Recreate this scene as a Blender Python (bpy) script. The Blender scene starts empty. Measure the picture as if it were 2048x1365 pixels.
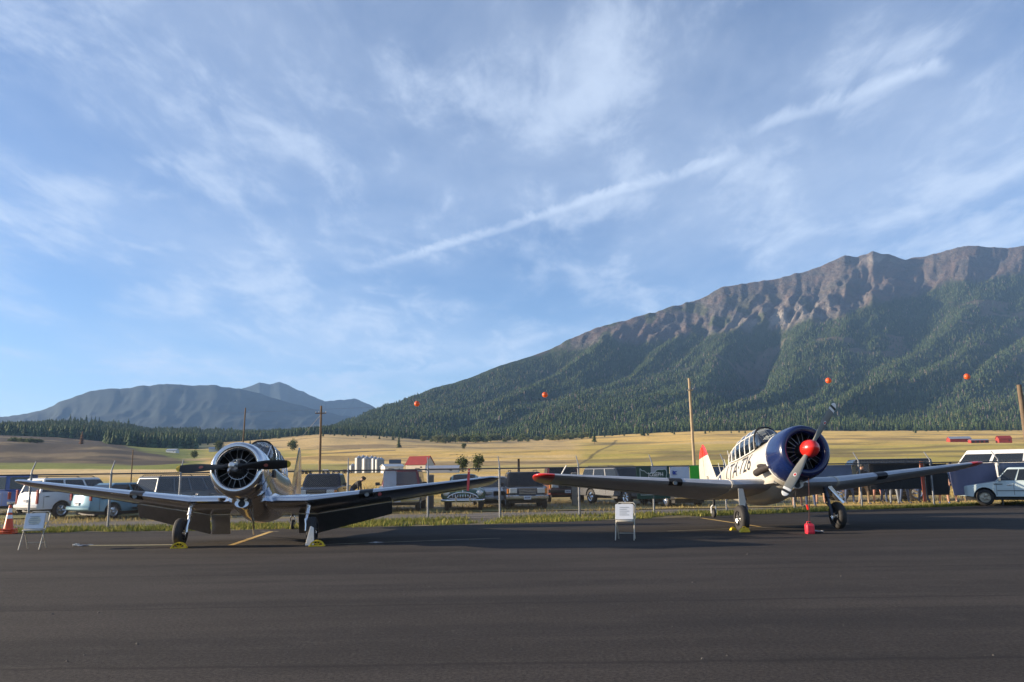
import bpy, bmesh, math, random
import numpy as np
from mathutils import Matrix, Vector
random.seed(7); rng = np.random.default_rng(11)
R = math.radians
scene = bpy.context.scene
col = scene.collection

# ------------------------------------------------------------------ camera
FPX, CXP, CYP, HOR, ROLL, CAMH = 1590.0, 1024.0, 682.5, 947.0, 0.015, 1.58
PITCH = math.atan((HOR - CYP) / FPX)
cam = bpy.data.cameras.new('camera'); camo = bpy.data.objects.new('camera', cam); col.objects.link(camo)
cam.sensor_width = 36.0; cam.lens = FPX / 2048 * 36.0
cam.clip_start = 0.1; cam.clip_end = 60000
CM = Matrix.Rotation(math.pi / 2 + PITCH, 3, 'X') @ Matrix.Rotation(-ROLL, 3, 'Z')
camo.matrix_world = Matrix.Translation((0, 0, CAMH)) @ CM.to_4x4()
scene.camera = camo
CMn = np.array(CM)

# ------------------------------------------------------------------ light
SUN_EL, SUN_AZ = R(11.5), R(-86)          # azimuth from +Y towards +X: the sun stands low at the left, a little beyond
sdir = Vector((math.sin(SUN_AZ) * math.cos(SUN_EL), math.cos(SUN_AZ) * math.cos(SUN_EL), math.sin(SUN_EL)))
sl = bpy.data.lights.new('sun', 'SUN'); sl.energy = 5.0; sl.angle = R(0.5); sl.color = (1.0, 0.82, 0.60)
so = bpy.data.objects.new('sun', sl); col.objects.link(so)
so.rotation_euler = (-sdir).to_track_quat('-Z', 'Y').to_euler()
scene.view_settings.view_transform = 'Standard'; scene.view_settings.look = 'None'
scene.view_settings.gamma = 1.0; scene.view_settings.use_curve_mapping = False
scene.view_settings.exposure = 1.6
scene.cycles.use_denoising = True
scene.cycles.max_bounces = 5; scene.cycles.volume_bounces = 0; scene.cycles.transparent_max_bounces = 24
scene.cycles.sample_clamp_indirect = 6.0

def unproj(px, py, Y):
    """photo pixel + distance ahead -> world point (vectorised)"""
    px = np.asarray(px, float); py = np.asarray(py, float); Y = np.asarray(Y, float)
    px, py, Y = np.broadcast_arrays(px, py, Y)
    d = np.stack([px - CXP, -(py - CYP), -FPX * np.ones_like(px)], -1) @ CMn.T
    k = Y / d[..., 1]
    return d * k[..., None] + np.array([0, 0, CAMH])
def at(px, py, Y): return Vector(unproj(px, py, Y))
def ground(px, py, z=0.0):
    d = np.array([px - CXP, -(py - CYP), -FPX]) @ CMn.T
    k = (z - CAMH) / d[2]
    return Vector((d[0] * k, d[1] * k, z))
def proj(p):
    q = (np.asarray(p, float) - np.array([0, 0, CAMH])) @ CMn
    return CXP + FPX * q[..., 0] / -q[..., 2], CYP - FPX * q[..., 1] / -q[..., 2]

# ------------------------------------------------------------------ sky
w = bpy.data.worlds.new('World'); scene.world = w; w.use_nodes = True
def build_sky():
    nt = w.node_tree; nt.nodes.clear(); N = nt.nodes.new; L = nt.links.new
    out = N('ShaderNodeOutputWorld'); bg = N('ShaderNodeBackground'); bg.inputs[1].default_value = 0.05
    sky = N('ShaderNodeTexSky'); sky.sky_type = 'NISHITA'; sky.sun_disc = False
    sky.sun_elevation = SUN_EL; sky.sun_rotation = SUN_AZ
    sky.air_density = 1.0; sky.dust_density = 0.15; sky.ozone_density = 3.0; sky.altitude = 1300
    tc = N('ShaderNodeTexCoord'); sp = N('ShaderNodeSeparateXYZ'); L(tc.outputs['Generated'], sp.inputs[0])
    def m(op, a, b=None, c=None, clamp=False):
        n = N('ShaderNodeMath'); n.operation = op; n.use_clamp = clamp
        for i, v in enumerate((a, b, c)):
            if v is None: continue
            if isinstance(v, (int, float)): n.inputs[i].default_value = v
            else: L(v, n.inputs[i])
        return n.outputs[0]
    def sstep(v, a, b):
        n = N('ShaderNodeMapRange'); n.interpolation_type = 'SMOOTHSTEP'; L(v, n.inputs[0])
        n.inputs[1].default_value = a; n.inputs[2].default_value = b; return n.outputs[0]
    zc = m('ADD', m('MAXIMUM', sp.outputs[2], 0.0), 0.10)
    px = m('DIVIDE', sp.outputs[0], zc); py = m('DIVIDE', sp.outputs[1], zc)
    cb = N('ShaderNodeCombineXYZ'); L(px, cb.inputs[0]); L(py, cb.inputs[1])
    def noise(scale, detail, rough, dist, rot, sx, sy, off):
        mp = N('ShaderNodeMapping'); L(cb.outputs[0], mp.inputs[0])
        mp.inputs['Rotation'].default_value = (0, 0, rot); mp.inputs['Scale'].default_value = (sx, sy, 1); mp.inputs['Location'].default_value = off
        n = N('ShaderNodeTexNoise'); L(mp.outputs[0], n.inputs[0])
        n.inputs['Scale'].default_value = scale; n.inputs['Detail'].default_value = detail; n.inputs['Roughness'].default_value = rough; n.inputs['Distortion'].default_value = dist
        return n.outputs[0]
    c1 = noise(3.0, 12, 0.60, 0.35, R(-52), 1.0, 0.58, (3.1, 1.7, 0))     # wisps
    c2 = noise(0.85, 5, 0.5, 0.3, R(-30), 1.0, 0.8, (2.35, 4.35, 0))        # cover
    c3 = noise(9.0, 8, 0.65, 0.6, R(-60), 1.0, 0.45, (0.3, 0.2, 0))       # fibres
    wisp = m('MULTIPLY', sstep(m('ADD', c1, m('MULTIPLY', m('SUBTRACT', c3, 0.5), 0.30)), 0.46, 0.78), sstep(c2, 0.24, 0.54))
    veil = m('MULTIPLY', sstep(m('ADD', c2, m('MULTIPLY', m('SUBTRACT', c1, 0.5), 0.35)), 0.30, 0.76), 0.52)
    mask = m('ADD', m('MULTIPLY', wisp, 0.75), veil)
    # contrail: a straight band across the cloud plane
    def cl(x, y):
        d = np.array([x - CXP, -(y - CYP), -FPX]) @ CMn.T; d /= np.linalg.norm(d); return d[:2] / (d[2] + 0.10)
    def trail(a, b, wd, amp):
        A = cl(*a); B = cl(*b); ln = np.linalg.norm(B - A); e = (B - A) / ln
        t = m('ADD', m('MULTIPLY', m('SUBTRACT', px, float(A[0])), float(e[0])), m('MULTIPLY', m('SUBTRACT', py, float(A[1])), float(e[1])))
        s = m('ADD', m('MULTIPLY', m('SUBTRACT', px, float(A[0])), float(-e[1])), m('MULTIPLY', m('SUBTRACT', py, float(A[1])), float(e[0])))
        s = m('ADD', s, m('MULTIPLY', m('SUBTRACT', c3, 0.5), wd * 3.2))
        band = m('MULTIPLY', sstep(m('ABSOLUTE', s), wd, 0.0), sstep(c3, 0.22, 0.62))
        rng_ = m('MULTIPLY', sstep(t, -0.15 * ln, 0.15 * ln), sstep(t, ln * 1.04, ln * 0.93))
        return m('MULTIPLY', m('MULTIPLY', band, rng_), amp)
    tr = m('ADD', trail((800, 520), (1475, 312), 0.045, 0.85), trail((1478, 266), (1900, 128), 0.05, 0.65))
    tr = m('ADD', tr, trail((640, 762), (1010, 722), 0.20, 0.4))
    mask = m('MULTIPLY', m('ADD', mask, tr), m('ADD', m('MULTIPLY', c3, 0.9), 0.55))
    mask = m('MULTIPLY', m('SUBTRACT', 1.0, m('EXPONENT', m('MULTIPLY', mask, -1.15))), sstep(sp.outputs[2], 0.0, 0.06))
    mx = N('ShaderNodeMixRGB'); tint = N('ShaderNodeMixRGB'); tint.blend_type = 'MULTIPLY'; tint.inputs[0].default_value = 1.0; L(sky.outputs[0], tint.inputs[1]); tint.inputs[2].default_value = (1.34, 1.27, 1.36, 1)
    L(mask, mx.inputs[0]); L(tint.outputs[0], mx.inputs[1]); mx.inputs[2].default_value = (4.9, 5.7, 7.0, 1)
    L(mx.outputs[0], bg.inputs[0]); L(bg.outputs[0], out.inputs[0])
build_sky()
# ------------------------------------------------------------------ helpers
def tag(o, label=None, cat=None, group=None, kind=None):
    if label: o['label'] = label
    if cat: o['category'] = cat
    if group: o['group'] = group
    if kind: o['kind'] = kind
    return o
def empty(name, loc=(0, 0, 0), rot=(0, 0, 0), label=None, cat=None, group=None):
    o = bpy.data.objects.new(name, None); col.objects.link(o); o.location = loc; o.rotation_euler = rot
    o.empty_display_size = 0.1
    return tag(o, label, cat, group)
def mesh_of(name, vf, mats, smooth=None, mi=None):
    me = bpy.data.meshes.new(name); me.from_pydata([tuple(v) for v in vf[0]], [], [tuple(f) for f in vf[1]])
    for m_ in (mats if isinstance(mats, (list, tuple)) else [mats]): me.materials.append(m_)
    bm = bmesh.new(); bm.from_mesh(me); bmesh.ops.recalc_face_normals(bm, faces=bm.faces); bm.to_mesh(me); bm.free()
    if mi is not None: me.polygons.foreach_set('material_index', mi)
    if smooth:
        me.polygons.foreach_set('use_smooth', [True] * len(me.polygons)); me.set_sharp_from_angle(angle=R(smooth))
    return me
def mk(name, vf, mats, parent=None, smooth=None, bevel=0, seg=2, mi=None, **tags):
    o = bpy.data.objects.new(name, mesh_of(name, vf, mats, smooth, mi)); col.objects.link(o)
    if parent: o.parent = parent
    if bevel:
        b = o.modifiers.new('bevel', 'BEVEL'); b.width = bevel; b.segments = seg; b.limit_method = 'ANGLE'; b.angle_limit = R(40)
    return tag(o, **tags)
def copy_tree(o, parent=None):
    c = o.copy(); col.objects.link(c); c.parent = parent
    for ch in list(o.children): copy_tree(ch, c)
    return c
def merge(*vfs):
    V, F = [], []
    for v, f in vfs:
        n = len(V); V += [tuple(p) for p in v]; F += [tuple(i + n for i in q) for q in f]
    return V, F
def xf(vf, M_): return [tuple(M_ @ Vector(v)) for v in vf[0]], vf[1]
def mv(vf, x, y, z): return [(v[0] + x, v[1] + y, v[2] + z) for v in vf[0]], vf[1]
def box(x, y, z, sx, sy, sz):
    a, b, c = sx / 2, sy / 2, sz / 2
    return [(x + i * a, y + j * b, z + k * c) for i in (-1, 1) for j in (-1, 1) for k in (-1, 1)], \
        [(0, 1, 3, 2), (4, 6, 7, 5), (0, 4, 5, 1), (2, 3, 7, 6), (0, 2, 6, 4), (1, 5, 7, 3)]
def frame(d):
    d = Vector(d).normalized(); u = d.orthogonal().normalized(); return u, d.cross(u)
def tube(p0, p1, r0, r1=None, n=8, cap=True):
    p0, p1 = Vector(p0), Vector(p1); r1 = r0 if r1 is None else r1; u, v = frame(p1 - p0); V = []
    for p, r in ((p0, r0), (p1, r1)):
        for i in range(n):
            a = 2 * math.pi * i / n; V.append(tuple(p + u * (r * math.cos(a)) + v * (r * math.sin(a))))
    F = [(i, (i + 1) % n, n + (i + 1) % n, n + i) for i in range(n)]
    if cap: F += [tuple(range(n)), tuple(range(n, 2 * n))]
    return V, F
def path(pts, r, n=6, closed=False):
    pts = [Vector(p) for p in pts]; V, F = [], []; k = len(pts); u = None
    for i, p in enumerate(pts):
        a = pts[(i - 1) % k] if (closed or i) else p; b = pts[(i + 1) % k] if (closed or i < k - 1) else p
        d = (b - a).normalized()
        u = d.orthogonal().normalized() if u is None else (u - d * u.dot(d)).normalized()
        v = d.cross(u); rr = r[i] if isinstance(r, (list, tuple)) else r
        for j in range(n):
            t = 2 * math.pi * j / n; V.append(tuple(p + u * (rr * math.cos(t)) + v * (rr * math.sin(t))))
    for i in range(k if closed else k - 1):
        for j in range(n):
            i2 = (i + 1) % k; F.append((i * n + j, i * n + (j + 1) % n, i2 * n + (j + 1) % n, i2 * n + j))
    if not closed: F += [tuple(range(n)), tuple(range((k - 1) * n, k * n))]
    return V, F
def loft(rings, caps=True, closed=True):
    n = len(rings[0]); V = [tuple(p) for r in rings for p in r]; F = []
    for i in range(len(rings) - 1):
        for j in range(n if closed else n - 1):
            F.append((i * n + j, i * n + (j + 1) % n, (i + 1) * n + (j + 1) % n, (i + 1) * n + j))
    if caps and closed: F += [tuple(range(n)), tuple(range((len(rings) - 1) * n, len(rings) * n))]
    return V, F
def lathe(prof, n=24, axis='y', caps=False):
    rings = []
    for a, r in prof:
        ring = []
        for i in range(n):
            t = 2 * math.pi * i / n; c, s = r * math.cos(t), r * math.sin(t)
            ring.append({'y': (c, a, s), 'x': (a, c, s), 'z': (c, s, a)}[axis])
        rings.append(ring)
    return loft(rings, caps)
def prism(outline, y0, y1):
    """outline in (x, z) pushed through y"""
    n = len(outline); V = [(x, y0, z) for x, z in outline] + [(x, y1, z) for x, z in outline]
    return V, [(i, (i + 1) % n, n + (i + 1) % n, n + i) for i in range(n)] + [tuple(range(n)), tuple(range(n, 2 * n))]
def slab(quad, inset=(0, 0), t=0.012, off=0.004):
    """a thin pane lying on a quad (a b c d), inset by fractions, pushed out along the quad's normal"""
    a, b, c, d = [Vector(p) for p in quad]; nrm = (b - a).cross(d - a).normalized()
    def P(u, v): return a.lerp(b, u).lerp(d.lerp(c, u), v)
    iu, iv = inset; q = [P(iu, iv), P(1 - iu, iv), P(1 - iu, 1 - iv), P(iu, 1 - iv)]
    V = [tuple(p + nrm * (off - t)) for p in q] + [tuple(p + nrm * off) for p in q]
    return V, [(0, 1, 2, 3), (4, 5, 6, 7), (0, 1, 5, 4), (1, 2, 6, 5), (2, 3, 7, 6), (3, 0, 4, 7)]
def baked(o):
    """evaluate one loose object in a scratch scene of its own"""
    ts = bpy.data.scenes.new('scratch'); ts.collection.objects.link(o); vl = ts.view_layers[0]; vl.update(); dg = vl.depsgraph
    me = bpy.data.meshes.new_from_object(o.evaluated_get(dg)); ts.collection.objects.unlink(o); bpy.data.scenes.remove(ts); return me
def text_vf(s, size):
    cu = bpy.data.curves.new('t', 'FONT'); cu.body = s; cu.size = size; cu.resolution_u = 3
    o = bpy.data.objects.new('t', cu); me = baked(o); V = [tuple(v.co) for v in me.vertices]; F = [tuple(p.vertices) for p in me.polygons]
    bpy.data.objects.remove(o); bpy.data.meshes.remove(me); bpy.data.curves.remove(cu)
    return V, F

MATS = {}
def M(name, colr, rough=0.5, metal=0.0, var=0.12, scale=6.0, bump=0.0, bscale=40.0, coat=0.0, spec=None, trans=0.0):
    if name in MATS: return MATS[name]
    m_ = bpy.data.materials.new(name); m_.use_nodes = True; nt = m_.node_tree; b = nt.nodes['Principled BSDF']; L = nt.links.new
    b.inputs['Roughness'].default_value = rough; b.inputs['Metallic'].default_value = metal
    b.inputs['Coat Weight'].default_value = coat; b.inputs['Coat Roughness'].default_value = 0.05
    if spec is not None: b.inputs['Specular IOR Level'].default_value = spec
    tc = nt.nodes.new('ShaderNodeTexCoord'); nz = nt.nodes.new('ShaderNodeTexNoise'); L(tc.outputs['Object'], nz.inputs[0])
    nz.inputs['Scale'].default_value = scale; nz.inputs['Detail'].default_value = 6; nz.inputs['Roughness'].default_value = 0.65
    rp = nt.nodes.new('ShaderNodeValToRGB'); L(nz.outputs[0], rp.inputs[0])
    rp.color_ramp.elements[0].position = 0.3; rp.color_ramp.elements[1].position = 0.7
    c = colr
    rp.color_ramp.elements[0].color = (c[0] * (1 - var), c[1] * (1 - var), c[2] * (1 - var), 1)
    rp.color_ramp.elements[1].color = (min(1, c[0] * (1 + var)), min(1, c[1] * (1 + var)), min(1, c[2] * (1 + var)), 1)
    L(rp.outputs[0], b.inputs['Base Color'])
    if bump:
        n2 = nt.nodes.new('ShaderNodeTexNoise'); L(tc.outputs['Object'], n2.inputs[0]); n2.inputs['Scale'].default_value = bscale; n2.inputs['Detail'].default_value = 4
        bp = nt.nodes.new('ShaderNodeBump'); bp.inputs['Strength'].default_value = bump; bp.inputs['Distance'].default_value = 0.02
        L(n2.outputs[0], bp.inputs['Height']); L(bp.outputs[0], b.inputs['Normal'])
    MATS[name] = m_
    return m_
def glass_mat(name, tint=(0.8, 0.85, 0.88), refl=0.10):
    m_ = bpy.data.materials.new(name); m_.use_nodes = True; nt = m_.node_tree; nt.nodes.clear(); N = nt.nodes.new; L = nt.links.new
    o = N('ShaderNodeOutputMaterial'); mx = N('ShaderNodeMixShader'); t = N('ShaderNodeBsdfTransparent'); g = N('ShaderNodeBsdfGlossy')
    t.inputs[0].default_value = (*tint, 1); g.inputs[0].default_value = (1, 1, 1, 1); g.inputs[1].default_value = 0.03
    f = N('ShaderNodeFresnel'); f.inputs[0].default_value = 1.45
    a = N('ShaderNodeMath'); a.operation = 'ADD'; a.use_clamp = True; L(f.outputs[0], a.inputs[0]); a.inputs[1].default_value = refl
    L(a.outputs[0], mx.inputs[0]); L(t.outputs[0], mx.inputs[1]); L(g.outputs[0], mx.inputs[2]); L(mx.outputs[0], o.inputs[0])
    return m_

# vectorised value noise
_tab = rng.random((256, 256))
def vnoise(x, y):
    x = np.asarray(x, float); y = np.asarray(y, float)
    xi = np.floor(x).astype(int); yi = np.floor(y).astype(int); fx = x - xi; fy = y - yi
    fx = fx * fx * fx * (fx * (fx * 6 - 15) + 10); fy = fy * fy * fy * (fy * (fy * 6 - 15) + 10)
    g = lambda a, b: _tab[a & 255, b & 255]
    return (g(xi, yi) * (1 - fx) + g(xi + 1, yi) * fx) * (1 - fy) + (g(xi, yi + 1) * (1 - fx) + g(xi + 1, yi + 1) * fx) * fy
def fbm(x, y, o=5, gain=0.5):
    s = 0; a = 1; t = 0
    for i in range(o):
        s = s + a * vnoise(x * 2 ** i + 17.3 * i, y * 2 ** i + 5.1 * i); t += a; a *= gain
    return s / t
def ridged(x, y, o=5, gain=0.55):
    s = 0; a = 1; t = 0
    for i in range(o):
        s = s + a * (1 - abs(2 * vnoise(x * 2 ** i + 31.7 * i, y * 2 ** i + 9.2 * i) - 1)); t += a; a *= gain
    return s / t
def sst(x, a, b):
    t = np.clip((x - a) / (b - a), 0, 1); return t * t * (3 - 2 * t)

# ------------------------------------------------------------------ terrain
PXK = np.array([-500, 0, 100, 200, 300, 388, 500, 640, 760, 900, 1000, 1100, 1250, 1400, 1600, 1800, 2048, 2550], float)
HK = HOR - ROLL * (PXK - CXP)
YK = np.array([34, 60, 150, 350, 600, 850, 1000, 1200, 1500], float)
PK = np.stack([HK + FPX * (CAMH + 0.03) / 34, HK + FPX * (CAMH + 0.02) / 60, HK + 9, HK - 5,
    np.array([935, 930, 930, 929, 928, 926, 922, 918, 916, 913, 911, 909, 909, 906, 903, 900, 897, 890]),
    np.array([890, 887, 894, 893, 903, 915, 908, 900, 897, 897, 897, 895, 893, 888, 884, 882, 880, 875]),
    np.array([885, 880, 887, 891, 900, 905, 899, 890, 887, 892, 892, 889, 884, 877, 874, 872, 871, 868]),
    np.array([875, 874, 880, 885, 894, 898, 890, 877, 879, 888, 886, 884, 877, 870, 867, 866, 866, 862]),
    np.array([862, 866, 870, 875, 886, 889, 881, 868, 872, 884, 881, 878, 869, 862, 862, 862, 862, 855])], 1)
RX = np.array([-500, 0, 60, 100, 150, 200, 260, 300, 423, 536, 614, 659, 700, 738, 800, 860, 935, 1000, 1070, 1100, 1150, 1210, 1260, 1330, 1400, 1440, 1500, 1550, 1600, 1640, 1690, 1715, 1745, 1770, 1810, 1850, 1935, 2000, 2048, 2300, 2550], float)
RY = np.array([858, 864, 857, 850, 848, 850, 860, 869, 864, 869, 869, 860, 842, 823, 802, 779, 759, 731, 709, 698, 672, 650, 640, 618, 598, 575, 566, 560, 545, 535, 512, 516, 504, 508, 520, 512, 493, 496, 493, 520, 560], float)
DX = np.array([-500, 300, 640, 738, 1000, 1100, 1400, 1700, 2550], float); DY = np.array([2000, 2000, 2200, 2700, 3400, 3700, 4300, 4600, 4700], float)
FBX = np.array([1060, 1100, 1190, 1300, 1400, 1480, 1560, 1650, 1750, 1850, 1900, 1960, 2048, 2550], float)
FBY = np.array([690, 698, 696, 684, 668, 658, 655, 652, 618, 590, 566, 568, 552, 560], float)
_px = np.arange(-500, 2551, 6.0); _ly = np.linspace(math.log(34), math.log(1500), 140)
_T = np.array([[np.interp(x, PXK, PK[:, k]) for k in range(len(YK))] for x in _px])
_T = np.array([np.interp(_ly, np.log(YK), row) for row in _T])
def _blur(a, k, ax):
    ker = np.hanning(2 * k + 3)[1:-1]; ker /= ker.sum(); pad = [(0, 0), (0, 0)]; pad[ax] = (k, k)
    return np.apply_along_axis(lambda v: np.convolve(v, ker, 'valid'), ax, np.pad(a, pad, mode='edge'))
_near = _T.copy(); _T = _blur(_blur(_T, 4, 1), 8, 0); _T[:, :45] = _blur(_near, 8, 0)[:, :45]
def near_py(px, Y):
    i = np.clip((px + 500) / 6, 0, len(_px) - 1.001); j = np.clip((np.log(Y) - _ly[0]) / (_ly[1] - _ly[0]), 0, len(_ly) - 1.001)
    i0 = i.astype(int); j0 = j.astype(int); fi = i - i0; fj = j - j0
    return (_T[i0, j0] * (1 - fi) + _T[i0 + 1, j0] * fi) * (1 - fj) + (_T[i0, j0 + 1] * (1 - fi) + _T[i0 + 1, j0 + 1] * fi) * fj
def surf(px, r):
    """r 0..1: fields out to 1.5 km, 1..2: the mountain up to its ridge, beyond 2: its far side. Returns points and photo rows"""
    px, r = np.broadcast_arrays(np.asarray(px, float), np.asarray(r, float))
    Yn = np.exp(_ly[0] + np.clip(r, 0, 1) * (_ly[-1] - _ly[0]))
    pn = near_py(px, Yn)
    t = np.clip(r - 1, 0, 1); Yr = np.interp(px, DX, DY); b = near_py(px, np.full_like(px, 1499.0)); rd = np.interp(px, RX, RY)
    rd = rd + (fbm(px / 22 + 3, px * 0 + 1.5, 4) - 0.5) * 6 * sst(px, 1050, 1300)
    tt = 0.55 * t + 0.45 * t * t
    py = np.where(r <= 1, pn, b + (rd - b) * tt); Y = np.where(r <= 1, Yn, 1500 + (Yr - 1500) * t)
    P = unproj(px, py, Y)
    # gullies and spurs on the mountain
    big = sst(px, 640, 1100)
    tb = sst(t, 0.0, 0.35) * (1 - sst(t, 0.80, 1.0) * 0.85)
    wx = px + 120 * (fbm(px / 300, t * 3 + 4, 3) - 0.5) - 520 * t
    g1 = ridged(wx / 210, t * 1.3 + 2, 3) - 0.6
    g2 = ridged(wx / 52, t * 2.6 + 7, 4) - 0.6
    g3 = fbm(px / 14, t * 22, 4) - 0.5
    val = np.exp(-((px - (1560 - 70 * (1 - t) * 2)) / 45.0) ** 2) * sst(t, 0.25, 0.5) * (1 - sst(t, 0.62, 0.85))
    rock = sst(np.interp(px, FBX, FBY) - py, -6, 14) * (px > 1060)
    dz = big * tb * (92 * g1 + 15 * g2 + 9 * g3 - 190 * val) + rock * tb * (12 * g2 + 46 * g3 + 26 * (ridged(px / 19 - t * 10, t * 7, 3) - .6))
    dz = dz + (1 - big) * sst(r, 1.05, 1.4) * 14 * g3
    P[..., 2] += dz
    # rough fields and knolls
    fn = sst(r, 0.5, 0.8) * (1 - t)
    P[..., 2] += fn * (5.0 * (fbm(P[..., 0] / 130, P[..., 1] / 130, 4) - 0.5) + 0.8 * (fbm(P[..., 0] / 22, P[..., 1] / 40, 3) - 0.5))
    back = np.clip(r - 2, 0, 1)
    P[..., 1] += back * 2500; P[..., 2] -= back * 1400 + back * 200
    return P, py, rock

def build_terrain():
    cols = np.linspace(-480, 2540, 900)
    rows = np.concatenate([np.linspace(0, 1, 190)[:-1], np.linspace(1, 2, 250), [2.03, 2.15, 2.4]])
    PXg, Rg = np.meshgrid(cols, rows)
    P, py, rock = surf(PXg, Rg)
    nR, nC = PXg.shape; V = P.reshape(-1, 3)
    idx = np.arange(nR * nC).reshape(nR, nC)
    F = np.stack([idx[:-1, :-1], idx[:-1, 1:], idx[1:, 1:], idx[1:, :-1]], -1).reshape(-1, 4)
    me = bpy.data.meshes.new('terrain'); me.vertices.add(len(V)); me.vertices.foreach_set('co', V.ravel())
    me.loops.add(F.size); me.loops.foreach_set('vertex_index', F.ravel()); me.polygons.add(len(F))
    me.polygons.foreach_set('loop_start', np.arange(0, F.size, 4)); me.polygons.foreach_set('loop_total', np.full(len(F), 4))
    me.update(); me.polygons.foreach_set('use_smooth', [True] * len(F))
    # land cover
    X, Yw = P[..., 0], P[..., 1]; px = PXg
    C = np.empty(P.shape)
    gold = np.array([0.66, 0.44, 0.135]); tan = np.array([0.70, 0.50, 0.23]); green = np.array([0.22, 0.235, 0.05]); brown = np.array([0.090, 0.069, 0.049])
    olive = np.array([0.47, 0.37, 0.09]); straw = np.array([0.57, 0.40, 0.17]); floor = np.array([0.035, 0.05, 0.022])
    n1 = fbm(X / 160, Yw / 60, 4); n2 = fbm(X / 500 + 9, Yw / 34 + 3, 3); n3 = fbm(X / 25, Yw / 25, 3)
    def mixc(base, c2, a): return base * (1 - a[..., None]) + np.asarray(c2) * a[..., None]
    C[:] = gold
    C = mixc(C, tan, sst(n2, 0.45, 0.6) * 0.7)
    C = mixc(C, olive, sst(n1, 0.48, 0.62) * sst(py, 912, 900) * 0.55)
    # far left: a stubble field, a green strip, brown hills
    lf = 1 - sst(px, 395, 430)
    C = mixc(C, tan, lf * sst(py, 960, 950)); C = mixc(C, green, lf * sst(py, 939.5, 937.5) * (1 - sst(px + 100 * (n3 - .5), 370, 420)))
    C = mixc(C, green, (1 - sst(px, 520, 560)) * sst(py, 957, 966) * (1 - sst(py, 968, 975)) * 0.6)
    hb = sst(py, 929, 926.5) * (1 - sst(px - (256 + np.clip(py - 895, 0, 40) * 4.2) + 30 * (n1 - .5), -14, 10)) * (Yw < 1450)
    C = mixc(C, brown, hb); C = mixc(C, tan * 0.6, hb * sst(n1 + 0.15 * (n3 - .5), 0.54, 0.66) * 0.6)
    # centre: green strips
    C = mixc(C, green, (1 - hb) * (1 - sst(px + 300 * (n1 - .5), 500, 640)) * sst(py, 919, 915) * sst(py, 899, 903) * 0.75)
    C = mixc(C, green, sst(px, 560, 600) * (1 - sst(px, 700, 860)) * sst(py, 946, 942) * sst(py, 924, 928) * 0.7)
    C = mixc(C, olive, sst(px, 1140, 1180 ) * sst(py, 936, 932) * sst(py, 886, 892) * (0.55 + 0.45 * sst(n2, 0.4, 0.6)))
    C = mixc(C, green, sst(px, 900, 960) * (1 - sst(px, 1150, 1200)) * sst(py, 938, 934) * sst(py, 925, 929) * 0.5)
    C = mixc(C, gold * 1.1, sst(px, 1140, 1180) * sst(py, 886 + 6 * (n1 - .5), 880))
    C = mixc(C, straw, (1 - sst(px, 1120, 1180)) * sst(px, 400, 440) * sst(py, 902, 896))
    C = mixc(C, brown * 1.3, sst(n1, 0.56, 0.66) * 0.55 * (Rg > 0.6))
    def line(xa, ya, xb, yb, wd, a_, c_):
        k = np.clip(((px - xa) * (xb - xa) + (py - ya) * (yb - ya)) / ((xb - xa) ** 2 + (yb - ya) ** 2), 0, 1); d = np.hypot(px - xa - k * (xb - xa), (py - ya - k * (yb - ya)))
        return mixc(C, c_, sst(d + 1.2 * (n3 - .5), wd, wd * .3) * a_ * (Rg < 1))
    dk = np.array([0.10, 0.085, 0.055])
    for q in ((1158, 927, 1232, 884, 2.4, .7), (640, 908, 735, 903, 2.2, .8), (735, 903, 790, 901, 1.6, .7), (760, 921, 1150, 923, 1.2, .7), (640, 902, 720, 897, 1.5, .6), (900, 912, 1100, 905, 1.1, .5), (1240, 905, 1600, 893, 1.2, .35), (1300, 915, 2048, 902, 1.4, .3)): C = line(*q, dk)
    # parking ground between the fence and the field
    near = 1 - sst(Yw, 46, 60)
    C = mixc(C, np.array([0.30, 0.24, 0.12]), near * sst(n3, 0.35, 0.5)); C = mixc(C, np.array([0.16, 0.17, 0.06]), near * sst(n3, 0.5, 0.65) * 0.7)
    # forest floor, then bare rock
    ff = sst(Rg + 0.02 * (n3 - .5), 0.985, 1.01)
    knoll = np.exp(-((px - 165) / 70) ** 2) * sst(py, 858, 850)
    C = mixc(C, floor, ff * (1 - 0.85 * knoll))
    bare = sst(fbm(px / 60, py / 16 + 40, 4), 0.67, 0.76) * ff * (px > 900) * sst(py, 760, 700)
    C = mixc(C, np.array([0.10, 0.085, 0.06]), bare)
    rk = np.array([0.108, 0.092, 0.085]); rn = fbm(px / 26, py / 9, 4); rs = fbm((px + 0.9 * py) / 9, py / 60, 4)
    rc = np.broadcast_to(rk, P.shape).copy(); rc = mixc(rc, (0.124, 0.095, 0.083), sst(rs, 0.46, 0.6)); rc = mixc(rc, (0.088, 0.085, 0.083), sst(rn, 0.52, 0.66) * 0.8)
    pale = np.exp(-((px - 1560) / 110) ** 2 - ((py - 632 - (px - 1560) * -0.08) / 20) ** 2) + 0.7 * np.exp(-((px - 1745) / 38) ** 2 - ((py - 520) / 13) ** 2)
    rc = mixc(rc, (0.26, 0.235, 0.205), np.clip(pale * sst(rs + 0.5 * (rn - .5), 0.40, 0.58), 0, 1))
    rc = mixc(rc, (0.060, 0.072, 0.038), sst(fbm(px / 45 + 7, py / 22, 4), 0.57, 0.66) * sst(py, 560, 640) * 0.9)
    C = mixc(C, rc, rock * sst(t_of(Rg), 0.2, 0.3))
    C *= (0.86 + 0.28 * n3)[..., None]
    at_ = me.color_attributes.new('cover', 'FLOAT_COLOR', 'POINT')
    at_.data.foreach_set('color', np.concatenate([np.clip(C, 0, 1), (rock * sst(t_of(Rg), 0.2, 0.3))[..., None]], -1).astype(np.float32).ravel())
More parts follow.
